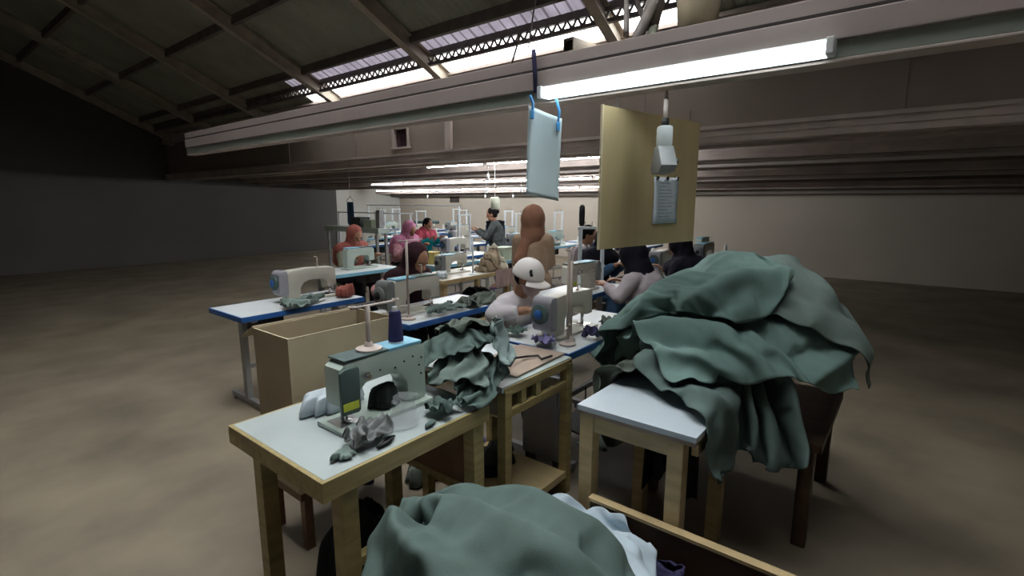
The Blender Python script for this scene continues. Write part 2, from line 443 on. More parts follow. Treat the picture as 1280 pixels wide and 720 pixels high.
# ------------------------------------------------------------------ people
def remesh(o, vox, smooth=2, fac=.5):
    r = o.modifiers.new('r', 'REMESH'); r.mode = 'VOXEL'; r.voxel_size = vox; r.use_smooth_shade = True
    if smooth:
        s = o.modifiers.new('sm', 'SMOOTH'); s.iterations = smooth; s.factor = fac
    bake(o)
    o.data.polygons.foreach_set('use_smooth', [True]*len(o.data.polygons))
    return o
def wrinkle(o, amp, sc=9.0, seed=1, sx=1.0, sz=.45):
    """push the cloth surface in and out along its normals so it reads as folds"""
    me = o.data; n = len(me.vertices)
    co = np.empty(n*3); me.vertices.foreach_get('co', co); co = co.reshape(-1, 3)
    no = np.empty(n*3); me.vertices.foreach_get('normal', no); no = no.reshape(-1, 3)
    a = vnoise(co[:, 0]*sc*sx+co[:, 2]*sc*sz+3, co[:, 1]*sc-co[:, 2]*sc*sz*.6+9, seed)
    b = vnoise(co[:, 0]*sc*2.1+co[:, 2]*sc*.9+13, co[:, 1]*sc*2.1+co[:, 2]*sc*1.2, seed+7)
    d = amp*((1-np.abs(2*a-1))**2 - .3 + .4*(b-.5))
    co += no*d[:, None]
    me.vertices.foreach_set('co', co.reshape(-1)); me.update()

def lerp(a, b, t): return tuple(a[i]+(b[i]-a[i])*t for i in range(3))
def hand_parts(mb, w, d, side, curl=.5):
    """palm, four bent fingers and a thumb growing from wrist w along d"""
    w = Vector(w); d = Vector(d).normalized()
    dn = Vector((0, 0, -1)); dn = (dn - d*dn.dot(d)); dn = dn.normalized() if dn.length > .1 else Vector((1, 0, 0))
    sd = d.cross(dn).normalized()*side
    k = w + d*.085
    for q in (-.024, -.008, .008, .024):
        mb.cap(w + d*.015 + sd*q*.8, k + sd*q, .014, .012)
    for q, L in ((-.028, .062), (-.0095, .074), (.0095, .078), (.028, .070)):
        p0 = k + sd*q; p1 = p0 + (d*math.cos(curl*.6)+dn*math.sin(curl*.6))*L*.5
        p2 = p1 + (d*math.cos(curl*1.5)+dn*math.sin(curl*1.5))*L*.32
        p3 = p2 + (d*math.cos(curl*2.2)+dn*math.sin(curl*2.2))*L*.22
        mb.chain([p0, p1, p2, p3], [.0098, .0088, .0082, .0072])
    t0 = w + d*.028 + sd*.026; t1 = t0 + (d*.6+sd*.75+dn*.25).normalized()*.036; t2 = t1 + (d*.9+sd*.25+dn*.35).normalized()*.034
    mb.chain([t0, t1, t2], [.0125, .0105, .0085])

def person(label, loc, rz, lean=.35, seated=True, hip=.50, headp=.5, heady=0.0, arms=None, top='white_shirt', bottom='trouser',
           cover=None, covermat=None, sleeve=1.0, tuck=0.0, vox=.0085, hair='short', group=None, bulk=1.0, scale=1.0, cape=1.0, hood=1.0, tail=0.0):
    root = thing('person', label, 'person', loc, rz, group)
    T = lambda s_, h=0: Vector((math.sin(lean)*s_ - h*math.cos(lean), 0, hip + math.cos(lean)*s_ + h*math.sin(lean)))
    pel = Vector((0, 0, hip)); waist = T(.16); chest = T(.33); neck0 = T(.47)
    hl = lean*.6+headp*.4
    neck1 = neck0 + Vector((math.sin(hl), 0, math.cos(hl)))*.075
    fwd = Vector((math.cos(headp)*math.cos(heady), math.cos(headp)*math.sin(heady), -math.sin(headp)))
    up = Vector((math.sin(headp)*math.cos(heady), math.sin(headp)*math.sin(heady), math.cos(headp)))
    sdv = up.cross(fwd)
    hc = neck1 + up*.095 + fwd*.02
    HM = Matrix((fwd, sdv, up)).transposed()
    def hp(a, b, c): return hc + fwd*a + sdv*b + up*c
    arms = arms or {}
    sh = {1: T(.43) + Vector((0, .160*bulk, 0)), -1: T(.43) + Vector((0, -.160*bulk, 0))}
    A = {}
    for s in (1, -1):
        e, w = arms.get(s, ((.20, .23*s, hip+.20), (.42, .14*s, hip+.34)))
        A[s] = (sh[s], Vector(e), Vector(w))
    if seated:
        L = {s: (Vector((0, .085*s, hip)), Vector((.40, .11*s, hip-.01)), Vector((.37, .11*s, .09)), Vector((.50, .125*s, .045))) for s in (1, -1)}
    else:
        L = {s: (Vector((0, .085*s, hip)), Vector((.02, .095*s, hip*.52)), Vector((-.02, .10*s, .09)), Vector((.12, .115*s, .04))) for s in (1, -1)}
    # body: one continuous surface
    b = MB()
    b.ball(pel, (.12, .155, .11)); b.ball(waist, (.10, .135, .12)); b.ball(chest, (.115, .155, .15)); b.cap(T(.42)+Vector((0, .1, 0)), T(.42)+Vector((0, -.1, 0)), .065, .065)
    b.chain([pel, waist, chest, neck0], [.11, .10, .11, .06]); b.cap(neck0, neck1 + up*.03, .056, .052)
    b.ball(hp(0, 0, .02), (.095, .074, .105), 20, HM); b.ball(hp(.02, 0, -.055), (.066, .056, .06), 16, HM); b.ball(hp(.062, 0, -.088), (.026, .028, .022), 10, HM)
    b.cap(hp(.088, 0, .008), hp(.108, 0, -.026), .009, .014)
    b.cap(hp(.078, .032, .032), hp(.086, .008, .030), .013, .012); b.cap(hp(.078, -.032, .032), hp(.086, -.008, .030), .013, .012)
    b.cap(hp(.086, .018, -.058), hp(.086, -.018, -.058), .0075, .0075); b.cap(hp(.082, .015, -.069), hp(.082, -.015, -.069), .009, .009)
    for s in (1, -1):
        b.ball(hp(-.005, .076*s, -.005), (.022, .011, .032), 10, HM)
        s0, e, w = A[s]
        b.chain([s0, lerp(s0, e, .5), e, lerp(e, w, .35), w], [.058, .048, .040, .042, .027])
        hand_parts(b, w, (w-e), s)
        h, k, an, to = L[s]
        b.chain([h, lerp(h, k, .5), k, lerp(k, an, .35), an], [.092, .078, .056, .056, .036])
        b.cap(an, to, .038, .03); b.cap(an + Vector((-.03, 0, -.045)), to, .032, .026)
    body = b.build('body', M['skin'], root); remesh(body, vox, 1)
    eyes = MB()
    for s in (1, -1): eyes.ball(hp(.078, .031*s, .012), .0125, 10)
    eyes.build('eyes', M['hair'], body, True)
    # upper garment
    g = MB()
    g.chain([pel + Vector((-.02, 0, .0)), waist, chest, T(.44)], [.158*bulk, .150*bulk, .155*bulk, .09])
    g.ball(chest, (.145*bulk, .19*bulk, .17)); g.ball(waist, (.155*bulk, .19*bulk, .17)); g.ball(T(.25), (.15*bulk, .19*bulk, .17)); g.ball(pel + Vector((0, 0, -.01)), (.165*bulk, .20*bulk, .14))
    g.cap(sh[1], sh[-1], .082, .082)
    if not seated:
        for q in (-.06, .06): g.cap(pel + Vector((0, q, 0)), pel + Vector((0, q*1.25, -.34)), .15, .155)
    for s in (1, -1):
        s0, e, w = A[s]; m1 = lerp(e, w, .80*sleeve) if sleeve > .5 else lerp(s0, e, .55)
        if sleeve > .5: g.chain([s0, lerp(s0, e, .5), e, m1], [.082, .068, .060, .046])
        else: g.chain([s0, m1], [.082, .07])
    sh_o = g.build('blouse', M[top], root); remesh(sh_o, .012, 4); wrinkle(sh_o, .009, 13, int(loc[0]*10), 1, .3)
    # lower garment
    t = MB()
    t.ball(pel, (.145, .185, .125))
    for s in (1, -1):
        h, k, an, to = L[s]
        t.chain([h, lerp(h, k, .5), k, lerp(k, an, .5), lerp(k, an, .9)], [.115, .095, .075, .066, .058])
    tr = t.build('trousers', M[bottom], root); remesh(tr, .013, 3); wrinkle(tr, .010, 8, 5)
    sh_m = MB()
    for s in (1, -1):
        h, k, an, to = L[s]
        sh_m.cap((an.x-.02, an.y, .036), (to.x, to.y, .032), .040, .036)
    so = sh_m.build('shoes', M['slipper'], root); remesh(so, .01, 2)
    if cover == 'hijab':
        c = MB()
        c.ball(hp(-.032-.02*(hood-1), 0, .025), (.115*hood, .100*hood, .122*hood), 18, HM)
        c.cap(hp(-.03, 0, -.03), neck0 + Vector((.0, 0, .02)), .095*hood, .105*hood)
        c.cap(hp(.02, 0, -.105), neck0 + Vector((.06, 0, .02)), .055, .09)
        if cape > .3:
            c.ball(T(.41), (.16*cape, .245*bulk, .13)); c.cap(sh[1] + Vector((0, .0, .012)), sh[-1] + Vector((0, 0, .012)), .098, .098)
        else:   # short scarf: a collar and one tail down the back
            c.ball(neck0, (.125, .125, .075)); c.cap(neck0 + Vector((-.04, .03, -.01)), T(.24, .135) + Vector((0, tail, 0)), .085, .055)
        dr = .13*cape
        if cape > .3: c.ball(T(.38, .02), (.165, .23*bulk, .16))
        if cape > .8:
            c.cap(T(.40, .05) + Vector((0, .13, 0)), T(.40-dr, .085) + Vector((0, .12, 0)), .115, .10)
            c.cap(T(.40, .05) - Vector((0, .13, 0)), T(.40-dr, .085) - Vector((0, .12, 0)), .115, .10)
            c.cap(T(.40, .03), T(.40-dr*1.5, .085), .14, .12)
            c.ball(T(.40-dr*.8, .09), (.12, .20, .16))
        if cape > .3: c.cap(T(.42, -.05), T(.30-.06*cape, -.10), .13, .10)
        if cape > 1.2:
            c.ball(T(.27, .04), (.15, .215, .17))
            for s in (1, -1):
                s0, e, w = A[s]; c.cap(s0, lerp(s0, e, .75), .10, .085)
        hj = c.build('hijab', M[covermat], root); remesh(hj, .011, 8); wrinkle(hj, .007, 12, 3+int(loc[1]*7), 1, .25)
    elif cover == 'cap':
        c = MB(); prof = []
        N = 14
        for i in range(N+1):
            a = PI/2*i/N; prof.append((.116*math.cos(a)**.9, .128*math.sin(a)))
        c.lathe(prof, hc + up*.018 - fwd*.006, 24, HM)
        cp = c.build('cap', M[covermat], root, True)
        vz = MB(); rings = []
        for i in range(13):
            a = R(-62+124*i/12)
            for_ = []
            for j, rr in enumerate((.10, .128, .158, .178)):
                ext = rr if j == 0 else .10 + (rr-.10)*math.cos(a*.92)
                z = .020 - (ext-.10)*.30 - .035*(math.sin(a)**2)*(.4+ (rr-.10)*4)
                for_.append(vz.bm.verts.new(hp(ext*math.cos(a)-.006, ext*math.sin(a), z)))
            rings.append(for_)
        for i in range(12):
            for j in range(3): vz.bm.faces.new([rings[i][j], rings[i+1][j], rings[i+1][j+1], rings[i][j+1]])
        vo = vz.build('visor', M[covermat], cp, True)
        so = vo.modifiers.new('s', 'SOLIDIFY'); so.thickness = .004; so.offset = 0; bake(vo)
        bt = MB(); bt.ball(hc + up*.146 - fwd*.006, .008, 10); bt.build('cap_button', M[covermat], cp, True)
        lg = MB()
        q = hp(.055, -.091, .082); lg.ball(q, (.012, .006, .017), 10, HM); lg.ball(hp(.064, -.089, .062), (.014, .006, .012), 10, HM)
        lo = lg.build('emblem', M['black_pl'], cp, True); lo['label'] = 'small dark emblem'
        mk = MB(); mk.ball(hp(.045, 0, -.055), (.068, .066, .052), 16, HM); mk.cap(hp(.0, .07, -.03), hp(.05, .045, -.05), .012, .02); mk.cap(hp(.0, -.07, -.03), hp(.05, -.045, -.05), .012, .02)
        mo = mk.build('face_mask', M['mask'], root); remesh(mo, .008, 3)
        hr = MB(); hr.ball(hp(-.022, 0, .015), (.088, .079, .085), 16, HM); ho = hr.build('hair', M['hair'], root, True)
    else:
        hr = MB(); hr.ball(hp(-.020, 0, .040), (.098, .086, .092), 18, HM); hr.ball(hp(-.05, 0, -.01), (.062, .078, .075), 14, HM)
        if hair == 'tied': hr.ball(hp(-.125, 0, .02), (.04, .045, .04), 12, HM)
        ho = hr.build('hair', M['hair'], root); remesh(ho, .01, 2); wrinkle(ho, .006, 30, 4)
        if cover == 'scarf':
            c = MB()
            c.ball(T(.40), (.165, .235, .13)); c.ball(T(.28, .03), (.165, .215, .16)); c.cap(neck0 + Vector((.0, .04, .03)), neck0 + Vector((0, -.04, .03)), .085, .085)
            for s in (1, -1):
                s0, e, w = A[s]; c.cap(s0, lerp(s0, e, .6), .10, .085)
            hj = c.build('scarf', M[covermat], root); remesh(hj, .012, 3); wrinkle(hj, .018, 10, 5, 1, .3)
    if scale != 1.0: root.scale = (scale,)*3
    return root

def stool(label, loc, h=.40, rz=0.0, group=None):
    t = thing('stool', label, 'stool', loc, rz, group)
    m = MB(); m.bx(-.16, .16, -.16, .16, h-.03, h, .008); m.build('seat', M['stool'], t)
    for sx in (-1, 1):
        for sy in (-1, 1):
            m = MB(); m.tube([(sx*.12, sy*.12, h-.03), (sx*.15, sy*.15, 0)], .016, 8); m.build('leg', M['stool'], t, True)
    m = MB()
    for k in (0, 1, 2, 3):
        c = [(-1, -1), (1, -1), (1, 1), (-1, 1)]; a = c[k]; b_ = c[(k+1) % 4]
        m.tube([(a[0]*.135, a[1]*.135, .2), (b_[0]*.135, b_[1]*.135, .2)], .009, 6)
    m.build('stretcher', M['stool'], t, True)
    return t

# ------------------------------------------------------------------ sewing gear
def sewing_machine(label, loc, rz, body='green_mach', motor='grey_motor', plate='teal_dark', group=None, rim=True, blue_cap=False, sticker=True, throat=True):
    """arm along x, needle head at -x, operator on the -y side"""
    t = thing('sewing_machine', label, 'sewing machine', loc, rz, group)
    m = MB(); m.bx(-.245, .235, -.09, .09, 0.0, .018, .004)
    prof = [(.225, .018), (.225, .235), (.205, .262), (.05, .272), (-.19, .262), (-.222, .245), (-.222, .095), (-.135, .095), (-.128, .14), (-.10, .165), (.03, .168), (.085, .15), (.115, .11), (.12, .018)]
    m.prism(prof, -.055, .055, .012)
    m.mi = 1
    for x, z in ((.20, .20), (.185, .17), (.195, .13), (.15, .215), (.10, .205), (.05, .19), (-.03, .20), (-.10, .185)):
        m.cyl((x, -.0575, z), (x, -.0545, z), .0045, seg=8)
    b = m.build('machine_body', [M[body], M['black_pl']], t, True, 35)
    if rim:
        m = MB(); m.bx(.02, .205, -.056, .056, .262, .276, .004); o = m.build('top_strip', M['blue_light'], t, True, 35); o['label'] = 'light blue top strip'
        m = MB(); m.bx(-.20, .02, -.056, .056, .266, .276, .004); m.build('top_cover', M['teal_dark'], t, True, 35)
    m = MB(); m.prism([(-.228, .07), (-.228, .235), (-.21, .245), (-.145, .245), (-.14, .235), (-.14, .075), (-.15, .065)], -.068, -.052, .004)
    fp = m.build('face_plate', M[plate], t, True, 35)
    if sticker:
        m = MB(); m.bx(-.222, -.15, -.0695, -.0675, .085, .115); o = m.build('sticker', M['yellow_st'], fp); o['label'] = 'yellow-green sticker'
    m = MB(); m.cyl((-.185, 0, .10), (-.185, 0, .03), .007); m.cyl((-.185, 0, .04), (-.185, 0, .019), .0022, seg=6); m.build('needle_bar', M['chrome'], t, True)
    m = MB(); m.cyl((-.165, 0, .10), (-.165, 0, .03), .005); m.box((-.172, -.012, .026), (.03, .045, .007), None, .002); m.build('presser_foot', M['chrome'], t, True, 35)
    m = MB(); m.bx(-.225, -.12, -.05, .05, .018, .0205); m.build('needle_plate', M['chrome'], t)
    m = MB(); m.cyl((-.11, -.056, .20), (-.11, -.075, .20), .017); m.cyl((-.11, -.075, .20), (-.11, -.092, .20), .010); m.build('tension_dial', M['chrome'], t, True, 40)
    m = MB(); m.prism([(.226, .06), (.226, .255), (.245, .272), (.285, .268), (.305, .24), (.305, .085), (.29, .06)], -.07, .07, .014); mo = m.build('motor_housing', M[motor], t, True, 40)
    m = MB(); m.lathe([(.052, 0), (.060, .006), (.060, .022), (.050, .028), (.012, .028)], (.305, 0, .17), 24, Euler((0, PI/2, 0)).to_matrix())
    hw = m.build('handwheel', M['grey_motor' if not blue_cap else 'teal_dark'], t, True, 40)
    m = MB(); m.lathe([(.030, 0), (.028, .006), (.005, .008)], (.3335, 0, .17), 20, Euler((0, PI/2, 0)).to_matrix())
    o = m.build('wheel_cap', M['blue' if blue_cap else 'black_pl'], hw, True)
    if blue_cap: o['label'] = 'blue wheel cap'
    m = MB(); m.cyl((-.06, .03, .268), (-.06, .03, .36), .004, seg=8); m.cyl((-.06, .03, .36), (-.03, .03, .36), .003, seg=8); m.cyl((-.06, .03, .268), (-.06, .03, .285), .012, .006, seg=12)
    m.build('thread_guide', M['pole'], t, True)
    return t

def sewing_table(label, loc, rz, ln=1.1, dp=.55, top='lam2', edge='blue', h=.78, group=None, eh=.04):
    """origin on the floor at the table centre, length along x"""
    t = thing('sewing_table', label, 'sewing table', loc, rz, group)
    m = MB(); m.bx(-ln/2+.004, ln/2-.004, -dp/2+.004, dp/2-.004, h-eh+.003, h, .003); m.build('tabletop', M[top], t)
    m = MB()
    for y in (-dp/2, dp/2): m.box((0, y, h-eh/2-.001), (ln+.012, .012, eh), None, .003)
    for x in (-ln/2, ln/2): m.box((x, 0, h-eh/2-.001), (.012, dp-.012, eh), None, .003)
    o = m.build('edge_band', M[edge], t); o['label'] = 'blue edge band'
    for sx in (-1, 1):
        x = sx*(ln/2-.12)
        m = MB(); m.bx(x-.02, x+.02, -.03, .03, .06, h-eh+.002); m.bx(x-.02, x+.02, -dp/2+.06, dp/2-.06, h-eh-.028, h-eh+.002)
        m.bx(x-.022, x+.022, -dp/2+.02, dp/2-.02, .03, .065, .004)
        for y in (-dp/2+.05, dp/2-.05): m.cyl((x, y, 0), (x, y, .032), .02, seg=10)
        m.build('leg', M['metal_leg'], t)
    m = MB(); m.bx(-ln/2+.12, ln/2-.12, -.015, .015, .30, .335); m.build('crossbar', M['metal_leg'], t)
    m = MB(); m.box((.0, -.06, .11), (.30, .22, .014), Euler((.18, 0, 0)).to_matrix(), .003); m.tube([(.1, -.03, .12), (.1, -.03, .33)], .006, 6); m.build('treadle', M['metal_black'], t)
    m = MB(); m.bx(.12, .34, -.12, .10, h-eh-.14, h-eh+.002, .01); m.build('oil_pan', M['metal_black'], t)
    return t

def thread_cone(label, loc, m_='thread_navy', r=.028, h=.13, group=None):
    t = thing('thread_cone', label, 'thread cone', loc, 0, group)
    m = MB(); m.lathe([(r, .004), (r*1.02, .012), (r*.78, h-.012), (r*.70, h-.006), (.012, h-.006)], (0, 0, 0), 20); m.build('winding', M[m_], t, True, 50)
    m = MB(); m.lathe([(r*1.04, 0), (r*1.04, .006), (.01, .006)], (0, 0, 0), 16); m.lathe([(.012, h-.008), (.011, h+.01), (.006, h+.012)], (0, 0, 0), 12); m.build('core', M['white_pl'], t, True, 50)
    return t

def thread_stand(label, loc, rz=0, h=.55, m_='pole_w', two=True, group=None, gap=.09):
    t = thing('thread_stand', label, 'thread stand', loc, rz, group)
    m = MB(); m.lathe([(.05, 0), (.05, .006), (.02, .014), (.012, .03)], (0, 0, 0), 18)
    if two: m.lathe([(.03, 0), (.03, .006), (.02, .014), (.012, .03)], (gap, 0, 0), 18)
    m.build('base', M[m_], t, True, 40)
    m = MB(); m.cyl((0, 0, .01), (0, 0, h), .0095, seg=10); m.build('pole', M[m_], t, True)
    if two:
        m = MB(); m.cyl((gap, 0, .01), (gap, 0, h*.86), .0105, seg=10); m.build('pole', M[m_], t, True)
    m = MB(); m.cyl((-.07, 0, h), (gap+.05, 0, h), .005, seg=8)
    for x in (-.065, gap+.045): m.tube([(x+.012*math.cos(a), .012*math.sin(a), h+.006) for a in [k*PI/4 for k in range(9)]], .0025, 6)
    m.build('thread_arm', M[m_], t, True)
    m = MB(); m.cyl((-.07, 0, .10), (gap+.03, 0, .10), .006, seg=8); m.build('spool_arm', M[m_], t, True)
    return t

def thread_rack(label, loc, rz=0, w=.24, h=.58, m_='pole_w', group=None):
    """white two-post frame that carries thread over a table"""
    t = thing('thread_rack', label, 'thread rack', loc, rz, group)
    for x in (-w/2, w/2):
        m = MB(); m.bx(x-.016, x+.016, -.014, .014, .0, h, .003); m.build('post', M[m_], t)
        m = MB(); m.bx(x-.03, x+.03, -.07, .07, 0, .012, .003); m.build('foot', M[m_], t)
    for z in (h-.015, h*.30):
        m = MB(); m.bx(-w/2-.03, w/2+.03, -.010, .010, z-.012, z+.012, .002); m.build('crossbar', M[m_], t)
    m = MB()
    for x in (-.08, 0, .08): m.cyl((x, 0, h-.004), (x, 0, h+.05), .004, seg=6)
    m.build('spool_pin', M['chrome'], t)
    return t

def fluoro(label, loc, rz, L=1.5, tube='tube_far', house='beam2', group=None, drop=0.0, w=.024):
    """batten with one lit tube hanging below it, length along local y"""
    t = thing('fluorescent_lamp', label, 'lamp', loc, rz, group)
    m = MB(); m.prism([(-w/2, .012), (-w*.28, .032), (w*.28, .032), (w/2, .012), (w/2-.004, .010), (-w/2+.004, .010)], -L/2, L/2); m.build('batten', M[house], t)
    m = MB(); m.cyl((0, -L/2+.03, -.006), (0, L/2-.03, -.004), .0055, seg=8); m.build('tube', M[tube], t, True)
    for y in (-L/2+.015, L/2-.015):
        m = MB(); m.bx(-.011, .011, y-.015, y+.015, -.014, .012, .003); m.build('tube_holder', M['white_pl'], t)
    if drop:
        for y in (-L*.35, L*.35):
            m = MB(); m.cyl((0, y, .03), (0, y, .05+drop), .004, seg=6); m.build('hanger_rod', M['steel'], t)
    return t

# ================================================================== THE HALL
# x runs away to the right along the sewing rows, y runs away to the left along the roof beams
X0, X1, Y0, Y1 = -3.0, 12.6, -3.0, 15.5
EAVE_X, EAVE_Z, SLOPE = 5.0, 3.24, .48
rz_ = lambda x: EAVE_Z + SLOPE*(EAVE_X-x)
m = MB(); m.bx(X0, X1, Y0, Y1, -.1, 0); struct('floor', m, M['floor'])
m = MB(); m.bx(X1, X1+.15, Y0-.15, Y1+.15, 0, 2.9); struct('wall_back', m, M['wall'])
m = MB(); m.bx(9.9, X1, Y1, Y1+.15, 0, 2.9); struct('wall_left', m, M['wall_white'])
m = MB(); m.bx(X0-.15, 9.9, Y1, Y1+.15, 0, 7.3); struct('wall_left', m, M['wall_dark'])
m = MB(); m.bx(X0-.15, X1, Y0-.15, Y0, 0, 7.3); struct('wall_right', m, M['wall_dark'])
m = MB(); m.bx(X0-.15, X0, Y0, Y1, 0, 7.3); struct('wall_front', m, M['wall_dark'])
m = MB(); m.bx(EAVE_X+.03, X1+.15, Y0-.1, Y1+.1, 2.78, 2.9); struct('ceiling', m, M['ceil'])

def roof_sheet(name, x0, x1, y0, y1, m_, pitch=.10, amp=.012):
    bm = bmesh.new(); n = int((y1-y0)/(pitch/6)); rows = []
    for i in range(n+1):
        y = y0+(y1-y0)*i/n
        ph = (y/pitch) % 1.0
        h = amp*(1 if .10 < ph < .30 else (0 if (ph > .45 or ph < 0.0) else (ph/.10 if ph <= .10 else 1-(ph-.30)/.15)))
        rows.append([bm.verts.new((x, y, rz_(x)+h)) for x in (x0, (x0+x1)/2, x1)])
    for i in range(n):
        for j in range(2): bm.faces.new([rows[i][j], rows[i+1][j], rows[i+1][j+1], rows[i][j+1]])
    me = bpy.data.meshes.new(name); bm.to_mesh(me); bm.free(); me.materials.append(m_)
    o = bpy.data.objects.new(name, me); COL.objects.link(o); o['kind'] = 'structure'; return o
roof_sheet('roof', 2.3, 4.30, Y0, Y1, M['roof_dark'])
roof_sheet('roof', X0-.1, .6, Y0, Y1, M['roof_dark'])
roof_sheet('roof', .6, 2.3, Y0, -.6, M['roof_dark'])
roof_sheet('roof', .6, 2.3, 4.6, Y1, M['roof_dark'])
roof_sheet('roof', .6, 2.3, -.6, 4.6, M['sky_lo'])
roof_sheet('roof', 4.30, 5.0, Y0, 1.7, M['roof_dark'])
roof_sheet('roof', 4.30, 5.0, 8.2, Y1, M['roof_dark'])
roof_sheet('roof', 4.30, 4.60, 1.7, 8.2, M['sky_hi'])
roof_sheet('roof', 4.60, 5.0, 1.7, 8.2, M['sky_lo'])
# rafters running down the roof slope
k = 0
for y in (-2.41, .05, 2.51, 4.97, 7.43, 9.89, 12.35, 14.81):
    m = MB(); L = math.hypot(8.0, 8.0*SLOPE); a = math.atan(SLOPE)
    c = ((EAVE_X+X0)/2-.02, y, rz_((EAVE_X+X0)/2)-.11)
    rot = Euler((0, a, 0)).to_matrix()
    m.box(c, (L, .012, .16), rot)
    for s in (-1, 1): m.box((c[0]+s*math.sin(a)*.078, c[1], c[2]+s*.078*math.cos(a)), (L, .11, .012), rot)
    m.box((EAVE_X-.06, y, EAVE_Z-.10), (.05, .13, .26))
    m.box((EAVE_X-.10, y, EAVE_Z-.24), (.10, .15, .03))
    k += 1; struct('trim_%d' % k, m, M['steel'])
# purlin at the top of the clear strip, another higher up
for x in (4.30, 3.35, 2.3, 1.2, 0.2):
    m = MB(); m.bx(x-.03, x+.03, Y0, Y1, rz_(x)-.10, rz_(x)+.014); k += 1; struct('trim_%d' % k, m, M['steel_dark'])
# lattice purlin
m = MB(); xl = 4.58; zl = rz_(xl)-.03
m.bx(xl-.025, xl+.025, Y0, Y1, zl-.030, zl+.045); m.bx(xl-.025, xl+.025, Y0, Y1, zl-.135, zl-.100)
n = int((Y1-Y0)/.12)
for i in range(n):
    y = Y0+i*.12
    m.tube([(xl, y, zl-.108), (xl, y+.06, zl-.016), (xl, y+.12, zl-.108)], .017, 5)
k += 1; struct('trim_%d' % k, m, M['steel_dark'])
# eaves fascia, bulkhead, its bottom beam
m = MB(); m.bx(EAVE_X-.07, EAVE_X+.02, Y0, Y1, 3.06, 3.25); m.bx(EAVE_X-.11, EAVE_X-.06, Y0, Y1, 3.225, 3.26); k += 1; struct('trim_%d' % k, m, M['beam2'])
m = MB(); m.bx(EAVE_X, EAVE_X+.03, Y0, 5.89, 2.28, 3.10); m.bx(EAVE_X, EAVE_X+.03, 6.215, Y1, 2.28, 3.10)
m.bx(EAVE_X, EAVE_X+.03, 5.89, 6.215, 2.28, 2.40); m.bx(EAVE_X, EAVE_X+.03, 5.89, 6.215, 2.66, 3.10)
struct('wall_bulkhead', m, M['bulkhead'])
m = MB(); m.bx(EAVE_X-.03, EAVE_X+.05, 6.195, 6.245, 2.38, 2.68); m.bx(EAVE_X-.03, EAVE_X+.05, 5.87, 5.905, 2.38, 2.68); m.bx(EAVE_X-.03, EAVE_X+.05, 5.87, 6.245, 2.66, 2.69); m.bx(EAVE_X-.04, EAVE_X+.05, 5.85, 6.265, 2.375, 2.40)
w1 = struct('window_1', m, M['beam2'])
m = MB(); m.bx(EAVE_X+.028, EAVE_X+.034, 5.905, 6.195, 2.40, 2.66); o = m.build('window_pane', mat('dim_window_glass', (.05, .03, .035), .15), w1)
m = MB(); m.bx(EAVE_X-.05, EAVE_X+.0, 4.99, 5.10, 2.28, 3.06, .004); k += 1; struct('trim_%d' % k, m, M['beam2'])
for y in (7.2, 2.3, .2, 9.3):
    m = MB(); m.bx(EAVE_X-.015, EAVE_X+.0, y-.04, y+.04, 2.28, 3.06); k += 1; struct('trim_%d' % k, m, M['bulkhead'])
def bay_beam(x, z0, z1, d=.16, m_='beam2'):
    global k
    m = MB(); m.bx(x-d/2, x+d/2, Y0, Y1, z0, z1, .006); m.bx(x-d/2-.02, x+d/2+.02, Y0, Y1, z1-.02, z1+.012); m.bx(x-d/2-.012, x-d/2, Y0, Y1, (z0+z1)/2-.012, (z0+z1)/2+.006)
    k += 1; return struct('trim_%d' % k, m, M[m_])
bay_beam(5.0, 2.145, 2.285); bay_beam(5.55, 2.155, 2.235, .10, 'beam')
bay_beam(6.9, 2.14, 2.26); bay_beam(7.4, 2.08, 2.145, .10, 'beam')
bay_beam(9.0, 2.02, 2.115); bay_beam(9.7, 1.975, 2.02, .10, 'beam')
bay_beam(11.6, 1.86, 1.97); bay_beam(12.3, 1.76, 1.86, .2, 'ceil')
# dark infill boards above the far beams
for x, z in ((7.5, 2.14), (9.8, 2.02), (11.8, 1.95)):
    m = MB(); m.bx(x, x+.03, Y0, Y1, z, 2.78); struct('wall_bulkhead', m, M['bulkhead'])
# long mauve-grey raceway with its lamp trough
rw = thing('cable_raceway', 'long mauve-grey cable raceway running across above the sewing rows, just under the eaves', 'raceway', (2.15, 1.6, 2.09), 0)
def rbox(name, m_, x0, x1, z0, z1, y0=-3.2, y1=4.4, bev=.004):
    m = MB(); m.bx(x0, x1, y0, y1, z0, z1, bev); return m.build(name, M[m_], rw)
rbox('upper_board', 'raceway', -.035, .06, .160, .215)
rbox('seam_strip', 'seam', -.036, .05, .146, .163, bev=0)
rbox('lower_board', 'raceway', -.040, .06, .068, .151)
o = rbox('lamp_trough', 'trough', -.028, .055, .008, .068)
o['label'] = 'greenish enamel trough'
rbox('bottom_lip', 'beam2', -.034, .06, -.004, .009)
m = MB()
for y in (-.02,): m.tube([(-.054, y-.06, .05), (-.054, y-.055, .14), (-.054, y-.05, .20), (-.045, y-.04, .25)], .011, 8)
m.build('cable_strap', M['cloth_nv'], rw, True)
# the near lit lamp on the raceway
lp = thing('fluorescent_lamp', 'bright white fluorescent lamp on the raceway directly above the hanging tan board', 'lamp', (2.105, .88, 2.10), 0)
m = MB(); m.prism([(-.045, .048), (-.040, .055), (.003, .055), (.003, .000), (-.002, .000), (-.004, .045)], -.60, .585); m.build('reflector', M['trough_w'], lp)
m = MB(); m.cyl((-.034, -.58, .030), (-.034, .575, .030), .022, seg=14); m.build('tube', M['tube'], lp, True)
for y in (-.595, .585):
    m = MB(); m.bx(-.060, .003, y-.012, y+.012, .000, .056, .004); m.build('tube_holder', M['white_pl'], lp)
